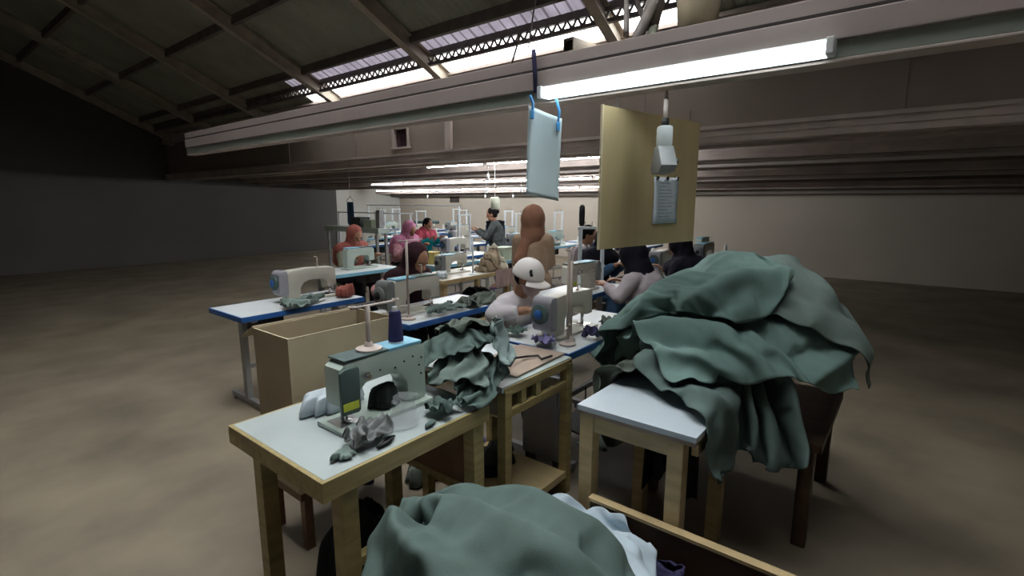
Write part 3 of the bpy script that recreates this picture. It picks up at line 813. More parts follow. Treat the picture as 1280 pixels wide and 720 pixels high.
# lamp rails of the bays behind
rail_lab = {6.0: 'slim lit batten lamp in the first lamp row behind the bulkhead beam', 8.4: 'slim lit batten lamp in the second lamp row of the far bays',
            11.0: 'slim lit batten lamp in the third lamp row before the back wall', 4.0: 'lit batten lamp'}
first = None
def rail(x, z, y0, n, L, grp, lab):
    global first
    for i in range(n):
        y = y0+L*(i+.5)
        if first is None or L != first[1]:
            o = fluoro(lab, (x, y, z), 0, L-.04, group=grp, drop=.18); first = (o, L)
        else: dup(first[0], (x, y, z), 0, lab, grp)
rail(6.0, 2.185, 2.6, 3, 1.35, 'lamps of the first lit row', 'slim lit batten lamp in the first lit row behind the brown bulkhead beam')
rail(8.4, 2.045, 3.4, 6, 1.35, 'lamps of the second lit row', 'slim lit batten lamp in the second lit row of the hall')
rail(10.9, 1.955, 5.2, 7, 1.35, 'lamps of the third lit row', 'slim lit batten lamp in the third lit row, nearest the back wall')
# small white pull switches hanging under the lamp rows
sw = None
for i, (x, y, z) in enumerate(((5.95, 5.2, 2.14), (8.35, 6.4, 2.0), (8.35, 7.35, 2.0), (8.35, 8.9, 2.0), (10.85, 8.6, 1.91), (10.85, 9.6, 1.91), (10.85, 12.0, 1.91))):
    if sw is None:
        sw = thing('pull_switch', 'small white pull switch hanging on a cord under a lamp row', 'switch', (x, y, z), 0, 'pull switches under the lamps')
        m = MB(); m.cyl((0, 0, .02), (0, 0, -.12), .004, seg=6); m.build('cord', M['white_pl'], sw)
        m = MB(); m.lathe([(.012, -.12), (.022, -.14), (.026, -.20), (.014, -.215)], (0, 0, 0), 12); m.build('switch_body', M['white_pl'], sw, True)
    else: dup(sw, (x, y, z), 0)

# vent on the back wall
v_ = thing('wall_vent', 'small dark square vent high on the cream back wall', 'vent', (12.6, 12.55, 1.70), 0)
m = MB()
for z in (-.13, .12): m.bx(-.03, 0, -.21, .21, z-.012, z+.012)
for y in (-.21, .20): m.bx(-.03, 0, y-.012, y+.012, -.14, .13)
m.build('vent_frame', M['vent'], v_)
m = MB()
for q in range(6): m.box((-.014, 0, -.11+q*.044), (.02, .40, .006), Euler((0, .6, 0)).to_matrix())
m.bx(-.006, 0, -.2, .2, -.13, .12); m.build('louvre', M['vent'], v_)
# hollow steel stub that sticks out below the eaves
st = MB(); d = Vector((.45, -.06, .02)); 
def sq(mb, c, s, dir_): pass
t_ = thing('steel_tube_stub', 'short open-ended square steel tube sticking out below the eaves skylight', 'tube', (4.5, 2.87, 3.14), R(-7))
m = MB()
for a, b_, c_, d_ in ((-.06, .06, .052, .062), (-.06, .06, -.062, -.052)): m.bx(0, .46, a, b_, c_, d_)
for a, b_ in ((-.062, -.052), (.052, .062)): m.bx(0, .46, a, b_, -.06, .06)
m.build('tube_wall', M['steel'], t_)
m = MB(); m.bx(.05, .06, -.055, .055, -.055, .055); m.build('inner_shade', M['seam'], t_)  # near-black plate standing in for the shade inside the open tube
# bracing rods under the roof
for nm, a, b_, r_ in (('thin dark bracing rod crossing the dusty skylight sheets', (3.0, 2.0, 3.9), (4.62, 3.45, 3.24), .009), ('short thin dark bracing rod across the bright skylight by the left rafter', (4.45, 3.42, 3.34), (4.9, 3.95, 3.10), .012),
                      ('vertical thin rod hanging from the lattice purlin beside the right rafter', (4.57, 2.72, 3.35), (4.95, 2.97, 3.26), .006)):
    m = MB(); m.tube([a, lerp(a, b_, .5), b_], r_, 6); tag(m.build('bracing_rod', M['steel_dark'], None, True), nm, 'rod')
# dark cables and brackets hanging in the corner over the raceway
cb = thing('cable_bundle', 'bundle of dark sagging cables coming down to the raceway at the upper right', 'cables', (3.2, 1.4, 2.8), 0)
for i, (a, c_, b_, r_) in enumerate((((.9, .62, .62), (.35, .25, .0), (-.95, -.45, -.52), .016), ((.6, .15, .60), (.1, .02, .02), (-.95, -.38, -.52), .022), ((.2, .35, .55), (-.2, .1, .1), (-1.0, -.30, -.45), .014), ((.5, -.05, .75), (-.1, -.1, .12), (-.98, -.33, -.49), .026))):
    m = MB(); pts = []
    for j in range(9):
        t = j/8; p = [(1-t)**2*a[q]+2*t*(1-t)*c_[q]+t*t*b_[q] for q in range(3)]; pts.append(p)
    m.tube(pts, r_, 8); m.build('cable', M['steel_dark'] if i != 1 else M['roof_dark'], cb, True)
m = MB(); m.box((-.55, -.22, -.22), (.09, .07, .16), Euler((.2, .3, .1)).to_matrix(), .01); m.build('junction_box', M['steel_dark'], cb)
tb = thing('hanging_cover', 'rounded tan cover hung under the roof at the upper right, above the lamp', 'cover', (2.75, .98, 2.60), 0)
m = MB(); m.lathe([(.03, .30), (.06, .26), (.10, .14), (.105, .0), (.095, -.10), (.07, -.14), (.03, -.15)], (0, 0, 0), 20); m.build('cover_body', M['card'], tb, True)
m = MB(); m.cyl((0, 0, .28), (0, 0, 1.6), .006, seg=6); m.build('hanger_rod', M['steel_dark'], tb)
m = MB(); m.lathe([(.032, .30), (.06, .268), (.064, .27), (.034, .315)], (0, 0, 0), 16); m.build('bright_collar', M['white_pl'], tb, True)

# ------------------------------------------------------------------ things hanging from the raceway
ps = thing('hanging_pattern_sheet', 'pale blue paper sheet hanging from the raceway on two blue ribbons', 'paper sheet', (2.055, 1.433, 2.035), math.atan2(-.122, .097))
bm = bmesh.new(); g = []
for i in range(9):
    row = []
    for j in range(21):
        s_ = i/8-.5; t = j/20
        sk = -.030*t
        row.append(bm.verts.new((s_*.160+sk*.35, .012*math.sin(t*3.0)+.006*math.cos(s_*5), (.030 if False else 0)-s_*.062*(1-.45*t) - t*.40)))
    g.append(row)
for i in range(8):
    for j in range(20): bm.faces.new([g[i][j], g[i+1][j], g[i+1][j+1], g[i][j+1]])
me = bpy.data.meshes.new('sheet'); bm.to_mesh(me); bm.free(); me.materials.append(M['paper']); me.polygons.foreach_set('use_smooth', [True]*len(me.polygons))
o = bpy.data.objects.new('sheet', me); COL.objects.link(o); o.parent = ps
so = o.modifiers.new('s', 'SOLIDIFY'); so.thickness = .002; bake(o)
for x, z0, z1 in ((-.062, .0, .075), (.062, -.055, .060)):
    m = MB(); m.tube([(x, .004, z0-.01), (x+.004, -.004, (z0+z1)/2), (x-.012, -.01, z1)], .007, 6); m.box((x, -.004, z0-.012), (.018, .010, .040), None, .003)
    o = m.build('ribbon', M['ribbon'], ps, True); o['label'] = 'blue ribbon'

# tan board on edge under the lamp
bd_ang = math.atan2(1.0-1.123, 2.654-2.046)
bd = thing('hanging_board', 'large tan hardboard panel hanging edge-on under the lit lamp', 'board', (2.046, 1.123, 1.40), bd_ang)
m = MB(); m.bx(0, .80, -.004, .004, 0, .632, .001); m.build('panel', M['hardboard'], bd)
m = MB(); m.bx(-.005, .003, -.0055, .0055, 0, .634); o = m.build('edge_strip', M['hardboard_e'], bd)
for x in (.10, .70):
    m = MB(); m.tube([(x, 0, .60), (x, .0, .66), (x, .0, .683)], .003, 6); m.build('hanging_wire', M['chrome'], bd)
# printed sheet taped on the board (camera side is -y)
pq = thing('notice_sheet', 'white printed sheet of paper clipped to the tan hanging board', 'paper sheet', (2.046, 1.123, 1.40), bd_ang)
# ------------------------------------------------------------------
m = MB(); bm = m.bm; g = []
for i in range(7):
    g.append([bm.verts.new((.395+i*.036, -.0075-.006*abs(math.sin(i*.9+j*.35)), .105+j*.029)) for j in range(9)])
for i in range(6):
    for j in range(8): bm.faces.new([g[i][j], g[i+1][j], g[i+1][j+1], g[i][j+1]])
o = m.build('sheet', M['paper_w'], pq, True); so = o.modifiers.new('s', 'SOLIDIFY'); so.thickness = .0015; so.offset = -1; bake(o)
m = MB()
for q in range(11):
    z = .14+q*.0165; w_ = [.10, .13, .09, .12, .14, .07, .13, .11, .12, .06, .10][q]
    m.bx(.43, .43+w_, -.0175, -.0165, z, z+.0035)
m.build('print_line', M['ink'], pq)
for x in (.415, .50, .59):
    m = MB(); m.box((x, -.012, .332), (.022, .014, .02), Euler((0, .3, 0)).to_matrix(), .003); m.build('clip', M['chrome'], pq)
# white box with a flared grey skirt on a rod, in front of the board's right part
hg = thing('hanging_balancer', 'pale plastic box with a flared grey skirt hanging on a rod before the tan board', 'hanging fitting', (2.19, .895, 1.86), R(38))
m = MB(); m.cyl((0, 0, .10), (0, 0, .19), .010, seg=10); m.cyl((0, 0, .19), (0, 0, .224), .006, seg=8); m.build('rod', M['pole'], hg, True)
m = MB(); m.cyl((0, 0, .075), (0, 0, .11), .016, seg=12); m.build('joint', M['black_pl'], hg, True)
m = MB(); m.box((0, 0, .035), (.065, .06, .09), None, .014); o = m.build('housing', M['white_pl'], hg, True, 40)
m = MB(); m.prism([(-.030, -.005), (.030, -.005), (.085, -.10), (.055, -.125), (-.055, -.118), (-.098, -.092)], -.035, .035, .008); m.build('skirt', M['metal_leg'], hg, True, 40)
m = MB(); m.box((-.060, -.037, -.082), (.05, .008, .016), Euler((0, .5, 0)).to_matrix(), .002); m.build('slot', M['teal_dark'], hg)

# ================================================================== NEAR WORK TABLES
def post(m, x, y, z0, z1, w=.06): m.bx(x-w/2, x+w/2, y-w/2, y+w/2, z0, z1, .004)
# --- left work table with the sewing machine
T1 = thing('work_table', 'white-topped wooden work table with olive edge, carrying the pale green sewing machine', 'table', (1.11, 1.63, 0), 0)
m = MB(); m.bx(-.365, .37, -.308, .31, .755, .785, .002); m.build('tabletop', M['lam'], T1)
m = MB()
m.bx(-.37, .375, -.322, -.306, .715, .784, .003); m.bx(-.37, .375, .308, .322, .715, .784, .003); m.bx(.368, .384, -.322, .322, .715, .784, .003); m.bx(-.38, -.364, -.322, .322, .715, .784, .003)
o = m.build('edge_rail', M['wood_h'], T1); o['label'] = 'olive wooden edge rail'
for x, y in ((-.278, -.275), (.335, -.275), (-.278, .275), (.335, .275)):
    m = MB(); post(m, x, y, 0, .756, .062); m.build('leg', M['wood'], T1)
m = MB(); m.bx(-.25, .31, -.292, -.255, .405, .44, .003); m.build('stretcher', M['wood_h'], T1)
m = MB(); m.bx(.318, .352, -.25, .25, .385, .42, .003); m.build('stretcher', M['wood_h'], T1)
m = MB(); m.bx(.322, .340, -.245, .245, .42, .756); m.build('end_panel', M['stool'], T1)

# --- small frame table next along the row
T2 = thing('frame_table', 'small open olive wooden frame table with a brown board and black cable on top', 'table', (1.97, 1.67, 0), 0)
m = MB(); m.bx(-.30, .29, -.285, .285, .757, .785, .002); m.build('tabletop', M['lam'], T2)
for x, y in ((-.265, -.27), (.265, -.27), (-.265, .27), (.265, .27)):
    m = MB(); post(m, x, y, 0, .757, .05); m.build('leg', M['wood'], T2)
for z0, z1 in ((.735, .778), (.625, .665)):
    for y in (-.292, .268):
        m = MB(); m.bx(-.29 if z0 > .7 else -.24, .29 if z0 > .7 else .24, y, y+.024, z0, z1, .003); m.build('rail', M['wood_h'], T2)
for x in (-.14, -.02): 
    m = MB(); m.bx(x-.02, x+.02, -.288, -.262, .664, .738); m.build('spacer_block', M['wood'], T2)
m = MB(); m.bx(-.29, .29, -.25, .26, .628, .638); m.build('drawer_bottom', M['hardboard'], T2)
m = MB(); m.bx(-.24, .24, -.285, .285, .115, .135); m.bx(-.24, .24, -.295, -.285, .10, .14); m.build('low_shelf', M['hardboard'], T2)
brd = MB(); brd.box((.06, -.10, 0), (.46, .30, .008), Euler((0, 0, .05)).to_matrix(), .002)
o = brd.build('loose_board', M['pinkboard']); o.location = (1.97, 1.67, .7935); tag(o, 'pinkish-brown board lying on top of the small olive frame table', 'board')
pp = MB(); pp.box((0, 0, 0), (.30, .22, .003), Euler((0, 0, -.06)).to_matrix()); o = pp.build('paper_sheet', M['lam_e']); o.location = (1.98, 1.84, .7868); tag(o, 'white paper sheet on the frame table, behind the brown board', 'paper')
m = MB(); m.tube([(1.83, 1.60, .811), (1.90, 1.56, .808), (1.87, 1.50, .811), (1.95, 1.53, .828), (2.04, 1.535, .812), (2.11, 1.50, .808), (2.07, 1.45, .808), (2.15, 1.44, .808)], .006, 8)
tag(m.build('black_cable', M['black_pl'], None, True), 'short kinked black cable lying on the brown board', 'cable')

# --- right white table in front of the big pile
T3 = thing('packing_table', 'white-topped pine table standing in front of the big grey-green clothes pile', 'table', (2.0, .78, 0), 0)
m = MB(); m.bx(-.275, .36, -.25, .245, .762, .785, .002); m.build('tabletop', M['lam_e'], T3)
m = MB(); m.bx(-.272, .355, -.246, .241, .745, .763); o = m.build('board_core', M['pinkboard'], T3)
for x, y in ((-.235, .205), (-.235, -.172), (.315, .205), (.315, -.172)):
    m = MB(); post(m, x, y, 0, .746, .062); m.build('leg', M['wood_pale'], T3)
for y in (-.235, .215):
    m = MB(); m.bx(-.20, .29, y, y+.025, .675, .745, .003); m.build('apron', M['wood_pale'], T3)
for x in (-.258, .315):
    m = MB(); m.bx(x, x+.025, -.165, .172, .675, .745, .003); m.build('apron', M['wood_pale'], T3)

# --- sewing tables and machines along the rows
row1 = sewing_table('blue-edged sewing table where the person in the white cap works', (2.865, 1.725, 0), 0, 1.10, .58)
m1 = sewing_machine('cream sewing machine with a big lavender-grey motor, at the capped person\'s table', (2.72, 1.70, .782), PI, 'cream_mach', 'lav_motor', 'cream_mach', rim=False, blue_cap=True)
row2 = sewing_table('blue-edged sewing table in front of the person in the maroon hijab', (2.72, 2.93, 0), 0, 1.05, .56)
m2 = sewing_machine('cream sewing machine with a dark grey motor end, in front of the maroon hijab', (2.50, 2.95, .782), PI, 'cream_mach', 'grey_motor', 'cream_mach', rim=True)
near = sewing_machine('pale green sewing machine with light blue top strip on the left work table', (1.16, 1.60, .787), 0, 'green_mach', 'grey_motor', 'teal_dark')
near.scale = (.90, .95, .97)
for c in list(near.children):
    if c.name.split('.')[0] in ('motor_housing', 'handwheel'):
        for g_ in list(c.children): bpy.data.objects.remove(g_)
        bpy.data.objects.remove(c)
thread_cone('tall navy blue thread cone standing on top of the pale green sewing machine', (1.255, 1.60, 1.056), 'thread_navy', .030, .135)
for c in list(near.children):
    if c.name.split('.')[0] == 'thread_guide': bpy.data.objects.remove(c)
ts0 = thread_stand('short thin beige spool stand on top of the pale green sewing machine', (1.125, 1.60, 1.056), 0, .17, 'pole', False)
for c in list(ts0.children):
    if c.name.split('.')[0] in ('spool_arm',): bpy.data.objects.remove(c)
# cardboard divider behind the near machine
cd = thing('cardboard_carton', 'open tan cardboard carton standing behind the pale green sewing machine', 'carton', (1.345, 2.23, 0), R(0))
m = MB(); m.bx(-.30, .27, -.16, -.152, .30, 1.03); m.bx(-.30, .27, .152, .16, .30, 1.03); m.bx(-.30, -.292, -.152, .152, .30, 1.03); m.bx(.262, .27, -.152, .152, .30, 1.03); m.bx(-.292, .262, -.152, .152, .30, .308)
m.build('carton_wall', M['card'], cd)
m = MB(); m.box((-.02, .23, 1.00), (.56, .15, .006), Euler((-.5, 0, 0)).to_matrix()); m.build('flap', M['card'], cd)
cs = thing('crate_stand', 'low brown wooden stand under the tan cardboard carton', 'stand', (1.345, 2.23, 0))
m = MB(); m.bx(-.30, .28, -.17, .17, .262, .298); m.build('top_board', M['stool'], cs)
for sx in (-.26, .24):
    for sy in (-.14, .14):
        m = MB(); m.bx(sx-.02, sx+.02, sy-.02, sy+.02, 0, .263); m.build('leg', M['stool'], cs)
def flat_heap(name, m_, label, group, c, a, b, rot, z, t=.015, fold=.025, seed=1, n=40, ffreq=9, cat='garment', dome=0.0, wob=.3, pw=2.4):
    h = Heap(c[0]-a-b-.1, c[0]+a+b+.1, c[1]-a-b-.1, c[1]+a+b+.1, lambda X, Y: np.full_like(X, z), .015)
    return h.garment(name, m_, label, group, c, a, b, rot, t, fold, rot, ffreq, seed, 3, n, wob, dome, cat, pw)
flat_heap('white_cloth', M['lam_e'], 'crumpled white cloth lying on the work table behind the machine arm', None, (1.09, 1.80), .14, .075, .1, .787, .03, .05, 3, 40)

# second stand with a light cloth on the capped person's table
thread_stand('white two-rod thread stand at the near corner of the capped person\'s table', (2.455, 1.535, .786), R(20), .56, 'pole', True, gap=.085)
thread_stand('tall pale thread stand beside the person in the maroon hijab', (2.30, 2.775, .786), 0, .56, 'pole', False)

# --- big grey-green pile on its trolley, right
pt = thing('pile_trolley', 'low dark wooden trolley under the big grey-green clothes pile', 'trolley', (2.92, .72, 0), 0)
m = MB(); m.bx(-.42, .40, -.50, .36, .50, .54); m.build('deck', M['wood_dark'], pt)
for sx in (-.36, .34):
    for sy in (-.44, .30):
        m = MB(); post(m, sx, sy, .0, .50, .06); m.build('leg', M['wood_dark'], pt)
def base_pile(X, Y):
    r = (np.abs((X-2.88)/.56)**2.4 + np.abs((Y-.62)/.60)**2.4)**(1/2.4)
    mound = .545 + (.73+.12*(vnoise(X*6, Y*6, 3)-.5))*np.clip(1-r**2.0, 0, 1)
    tab = np.where((X > 1.725) & (X < 2.36) & (Y > .53) & (Y < 1.025), .815, .25)
    return np.maximum(np.where(r < 1, mound, 0), tab)
gp = 'garments in the big pile'
sim_garments(base_pile, (1.5, 3.8, -.4, 1.75), [
    ('cloth_g', 'dark grey-green garment hanging down the left side of the big pile', gp, (2.80, .98), .42, .32, 1.0, .22, .03, 3, 3, 1.5),
    ('cloth_g3', 'olive-grey garment bunched low on the front left of the big pile', gp, (2.52, .94), .34, .28, .6, .35, .04, 4, 5, 1.5),
    ('cloth_g', 'dull green garment spilling over the back edge of the white pine table', gp, (2.38, .66), .36, .34, 1.5, .30, .04, 4, 9, 1.5),
    ('cloth_teal', 'teal-green garment running down the front of the big pile in long diagonal folds', gp, (2.62, .74), .46, .36, 2.55, .25, .05, 4, 11, 1.62),
    ('cloth_g2', 'pale grey-green garment over the top of the big pile', gp, (2.88, .66), .44, .42, .4, .30, .05, 4, 15, 1.72),
    ('cloth_teal', 'teal-green garment lying on the crest of the big pile', gp, (2.70, .84), .36, .26, 2.4, .30, .05, 4, 21, 1.82)], 30)
# dark cloth hanging under the white table
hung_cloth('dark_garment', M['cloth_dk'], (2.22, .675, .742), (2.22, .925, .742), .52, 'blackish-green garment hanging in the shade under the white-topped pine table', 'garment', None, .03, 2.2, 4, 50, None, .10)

# --- clothes heap on the left work table
def base_t1(X, Y):
    b = np.where(Y > 1.315, .797, .62)
    r = (np.abs((X-1.64)/.26)**3 + np.abs((Y-1.64)/.23)**3)**(1/3)
    return np.maximum(b, np.where(r < 1, .788+(.105+.04*(vnoise(X*14, Y*14, 5)-.5))*np.clip(1-r**3, 0, 1), 0))
gt = 'garments heaped on the left work table'
sim_garments(base_t1, (1.0, 2.35, 1.0, 2.25), [
    ('cloth_g', 'grey-green garment spread flat at the bottom front of the work table heap', gt, (1.56, 1.48), .22, .14, .1, .10, .012, 4, 3, .98),
    ('cloth_g2', 'mid grey-green garment bunched at the left of the work table heap', gt, (1.535, 1.54), .15, .12, .6, .28, .02, 4, 8, 1.02),
    ('cloth_g', 'large dark grey-green garment draped over the top of the work table heap', gt, (1.66, 1.66), .27, .23, .15, .14, .02, 2, 25, 1.04),
    ('cloth_g3', 'dull green garment folded along the crest of the work table heap', gt, (1.70, 1.62), .20, .12, -.15, .14, .02, 2, 27, 1.07),
    ('cloth_lt', 'pale inside-out garment poking from the right of the work table heap', gt, (1.70, 1.44), .10, .085, 1.0, .28, .02, 3, 14, 1.09)], 16, .0125)

# small bits on the work table
bg = thing('plastic_bag', 'small clear plastic bag standing on the left work table by the machine', 'bag', (1.150, 1.432, .787), .3)
bg.scale = (.82, .82, 1.0)
m = MB(); N = 20
prof = [(.06, 0), (.075, .008), (.072, .03), (.058, .055), (.045, .075), (.05, .095), (.062, .11)]
t = bmesh.new(); rings = []
for r_, z in prof:
    rings.append([t.verts.new((r_*(1+.14*math.sin(3*a+z*40)+.08*math.sin(7*a))*math.cos(a)*1.15, r_*(1+.14*math.sin(3*a+z*40)+.08*math.sin(7*a+1))*math.sin(a)*.8, z)) for a in [2*PI*k_/N for k_ in range(N)]])
for i in range(len(rings)-1):
    for k_ in range(N): t.faces.new([rings[i][k_], rings[i][(k_+1) % N], rings[i+1][(k_+1) % N], rings[i+1][k_]])
t.faces.new(rings[0][::-1]); m._merge(t); m.build('bag_film', M['bag'], bg, True)
flat_heap('fabric_scrap', M['cloth_g'], 'tiny dark thread scrap at the front edge of the work table', None, (1.20, 1.345), .030, .010, .3, .787, .006, .006, 23, 20)
flat_heap('fabric_scrap', M['cloth_g2'], 'pale grey-green scrap at the left front of the work table', None, (.862, 1.395), .040, .028, .3, .787, .006, .014, 22, 30, 16, wob=.4)
cl_ = thing('thread_clipper', 'small black thread clipper lying on the left work table', 'clipper', (1.01, 1.362, .787), .3)
m = MB(); m.tube([(-.05, 0, .008), (.0, .010, .010), (.05, .004, .006)], [.006, .008, .003], 8); m.build('blade', M['black_pl'], cl_, True)
m = MB(); m.tube([(-.05, 0, .008), (.0, -.012, .010), (.05, .0, .006)], [.006, .008, .003], 8); m.build('blade', M['black_pl'], cl_, True)
flat_heap('dark_cloth', M['cloth_dk'], 'dark garment stuffed in the arm opening of the pale green machine', None, (1.19, 1.60), .065, .04, .2, .806, .05, .04, 31, 36, dome=.03)

# small loose cloths on the tables
def base_small(X, Y):
    z = np.full_like(X, .60)
    z = np.where((Y > 1.31) & (Y < 1.955) & (X < 1.49), .793, z)
    z = np.where((X > 1.66) & (X < 2.28) & (Y < 1.96), .815, z)
    z = np.where((X > 2.308) & (Y > 1.43) & (Y < 2.02), .787, z)
    z = np.where(((X > 2.18) & (Y > 2.64)) | (Y > 3.4), .787, z)
    z = np.where((np.abs(X-1.16) < .24) & (Y > 1.50) & (Y < 1.70), .86, z)                       # machine beds keep the cloth off
    z = np.where((np.abs(X-2.72) < .27) & (Y > 1.60) & (Y < 1.80), .85, z)
    z = np.where((np.abs(X-2.50) < .27) & (Y > 2.85) & (Y < 3.05), .85, z)
    return z
k0 = len(bpy.data.objects)
for nm, o in zip(('navy_cloth', 'garment_piece', 'garment_piece', 'lavender_cloth', 'garment_piece', 'garment_piece', 'fabric_scrap', 'fabric_scrap', 'garment_piece'), sim_garments(base_small, (.7, 3.4, 1.2, 4.3), [
    ('cloth_nv', 'folded dark navy cloth on the capped person\'s table beside the thread stand', None, (2.65, 1.525), .09, .045, .15, .25, .015, 3, 2, .86),
    ('cloth_g3', 'small grey-green garment piece under the needle of the capped person\'s machine', None, (2.98, 1.52), .11, .06, .3, .35, .02, 3, 4, .87),
    ('cloth_g', 'dark green scrap on the near left corner of the capped person\'s table', None, (2.42, 1.91), .06, .035, 1.2, .3, .012, 3, 6, .84),
    ('cloth_lav', 'lavender cloth draped over the near edge of the capped person\'s table', None, (2.345, 1.635), .065, .055, .4, .25, .015, 3, 8, .86),
    ('cloth_g3', 'olive-grey garment laid across the right end of the maroon hijab person\'s table', None, (3.02, 2.78), .20, .10, .2, .25, .02, 4, 10, .86),
    ('cloth_g2', 'pale grey-green garment under the needle at the maroon hijab person\'s table', None, (2.62, 2.745), .15, .06, .1, .30, .02, 4, 12, .86),
    ('cloth_g', 'dark grey-green fabric scrap lying beside the clear plastic bag', None, (1.265, 1.400), .055, .035, .2, .30, .015, 3, 14, .86),
    ('grey_motor', 'grey cloth bunched under the needle head of the pale green machine', None, (.975, 1.43), .08, .04, .2, .30, .018, 3, 16, .87),
    ('cloth_g2', 'pale grey-green garment on the left edge table behind the maroon hijab person', None, (2.08, 3.84), .18, .06, .2, .35, .02, 4, 20, .87)], 15, .0095)): o.name = nm

# --- bin with garments in the foreground
bn = thing('wooden_bin', 'dark brown wooden bin full of garments in the foreground', 'bin', (1.12, .55, 0), 0)
m = MB(); m.bx(.575, .60, -.75, .385, .02, .40); m.build('side_panel', M['wood_dark'], bn)
m = MB(); m.bx(-.58, -.555, -.75, .385, .02, .40); m.build('side_panel', M['wood_dark'], bn)
m = MB(); m.bx(-.555, .575, .36, .385, .02, .30); m.build('side_panel', M['wood_dark'], bn)
m = MB(); m.bx(-.555, .575, -.75, -.725, .02, .395); m.build('side_panel', M['wood_dark'], bn)
m = MB(); m.bx(-.58, .60, -.75, .385, .0, .022); m.build('bottom_panel', M['wood_dark'], bn)
m = MB(); m.bx(.568, .606, -.755, .39, .399, .412); m.build('rim', M['wood_pale'], bn)
def base_bin(X, Y):
    ins = (X > .56) & (X < 1.69) & (Y > -.17) & (Y < .99)
    dx, dy = X-1.03, Y-.80
    fx = dx*.783+dy*.622; fy = dx*.622-dy*.783          # along and across the heap
    r = (np.abs((fx+.03)/.47)**5 + np.abs((fy-.0)/.39)**5)**(1/5)
    return np.maximum(np.where(ins, .26, np.where((X > .50) & (X < 1.76) & (Y > -.24) & (Y < 1.05), .43, .10)), np.where(r < 1, .20+(.355-.05*np.clip(fy/.37, -1, 1)*(fy > 0))*np.clip(1-r**7, 0, 1), 0))
gb = 'garments in the foreground bin'
sim_garments(base_bin, (.1, 1.95, -.4, 1.7), [
    ('cloth_nv', 'dark navy-grey garment peeking out at the right side of the bin heap', gb, (1.36, .62), .30, .24, .9, .15, .02, 3, 5, .75),
    ('cloth_b', 'pale blue-grey garment draped at the back and right of the bin heap', gb, (1.22, .77), .38, .38, -.80, .12, .03, 3, 11, .76),
    ('cloth_g3', 'dark olive-green garment at the front left of the bin heap', gb, (.92, .86), .27, .26, -.7, .12, .03, 3, 19, .80),
    ('cloth_g', 'large smooth grey-green garment lying across the top of the bin heap', gb, (.90, .80), .40, .30, -1.22, .19, .05, 4, 26, .84)], 22)
# dark things on the floor under the work tables
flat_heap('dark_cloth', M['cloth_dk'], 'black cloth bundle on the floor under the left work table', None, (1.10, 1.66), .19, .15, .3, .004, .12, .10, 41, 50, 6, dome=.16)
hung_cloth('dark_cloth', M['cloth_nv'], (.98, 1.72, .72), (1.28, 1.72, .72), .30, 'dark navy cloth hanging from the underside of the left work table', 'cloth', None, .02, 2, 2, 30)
flat_heap('fabric_scrap', M['cloth_g3'], 'dull green scraps of cloth on the floor behind the frame table leg', None, (1.90, 2.16), .17, .10, .3, .004, .04, .06, 43, 40)
flat_heap('fabric_scrap', M['cloth_dk'], 'blackish folded cloth on the low shelf of the frame table', None, (2.02, 1.75), .16, .10, .3, .137, .05, .04, 44, 40)
for i, (x, y, a) in enumerate(((2.22, 2.27, .3), (2.30, 2.12, .5))):
    if i == 0:
        sl = thing('slipper', 'purple slipper on the floor by the frame table, farther of the two', 'slipper', (x, y, 0), a, 'purple slippers')
        m = MB(); m.prism([(-.12, -.035), (-.06, -.045), (.06, -.05), (.12, -.03), (.12, .03), (.06, .05), (-.06, .045), (-.12, .035)], 0, .022, .006, 'z'); m.build('sole', M['slipper'], sl, True, 40)
        m = MB(); m.tube([(.03, -.05, .02), (.04, -.03, .055), (.045, 0, .065), (.04, .03, .055), (.03, .05, .02)], .016, 8); m.build('strap', M['cloth_lav'], sl, True)
    else: dup(sl, (x, y, 0), a, 'purple slipper on the floor by the frame table, nearer of the two')
lvp = thing('control_cabinet', 'lavender-grey metal cabinet standing under the capped person\'s table', 'cabinet', (2.36, 1.64, 0), 0)
m = MB(); m.bx(-.045, .045, -.14, .12, .10, .62, .006); m.build('cabinet_body', M['lav_motor'], lvp)
m = MB(); m.bx(-.05, -.045, -.12, .10, .14, .58, .002); m.build('door', M['lav_motor'], lvp)
for sx in (-.025, .025):
    for sy in (-.11, .09):
        m = MB(); m.cyl((sx, sy, 0), (sx, sy, .10), .018, seg=10); m.build('foot', M['metal_black'], lvp)

# ================================================================== PEOPLE
FV = -PI/2      # facing the front of the rows (towards -y)
p_cap = person('person in a white cap and white shirt bent over the sewing machine', (2.755, 2.35, 0), FV+.10, lean=.45, hip=.51, headp=.30, cover='cap', covermat='cap_white', top='white_shirt', sleeve=.72,
       arms={1: (.26, .27, .66) and ((.20, .27, .87), (.37, .13, .90)), -1: ((.18, -.27, .87), (.37, -.15, .90))}, vox=.007)
stool('brown wooden stool under the person in the white cap', (2.755, 2.35, 0), .335, 0)
p_or = person('person standing with their back turned in a rust-brown hijab and tan tunic', (4.13, 3.02, 0), R(28), lean=.06, seated=False, hip=.84, headp=.12, cover='hijab', covermat='orange', top='orange2', bottom='orange2',
       arms={1: ((.07, .185, 1.04), (.28, .11, 1.02)), -1: ((.07, -.185, 1.04), (.28, -.11, 1.02))}, scale=.955, cape=0, bulk=.92, hood=1.30, tail=.13)
p_ma = person('person in a dark maroon hijab and salmon pink blouse leaning over a sewing table', (2.80, 3.55, 0), FV+.05, lean=.42, hip=.56, headp=.5, cover='hijab', covermat='maroon', top='pink', bottom='trouser',
       arms={1: ((.14, .26, .88), (.30, .14, .92)), -1: ((.10, -.27, .88), (.28, -.16, .92))}, cape=.75)
stool('brown wooden stool under the person in the maroon hijab', (2.80, 3.55, 0), .395, 0)
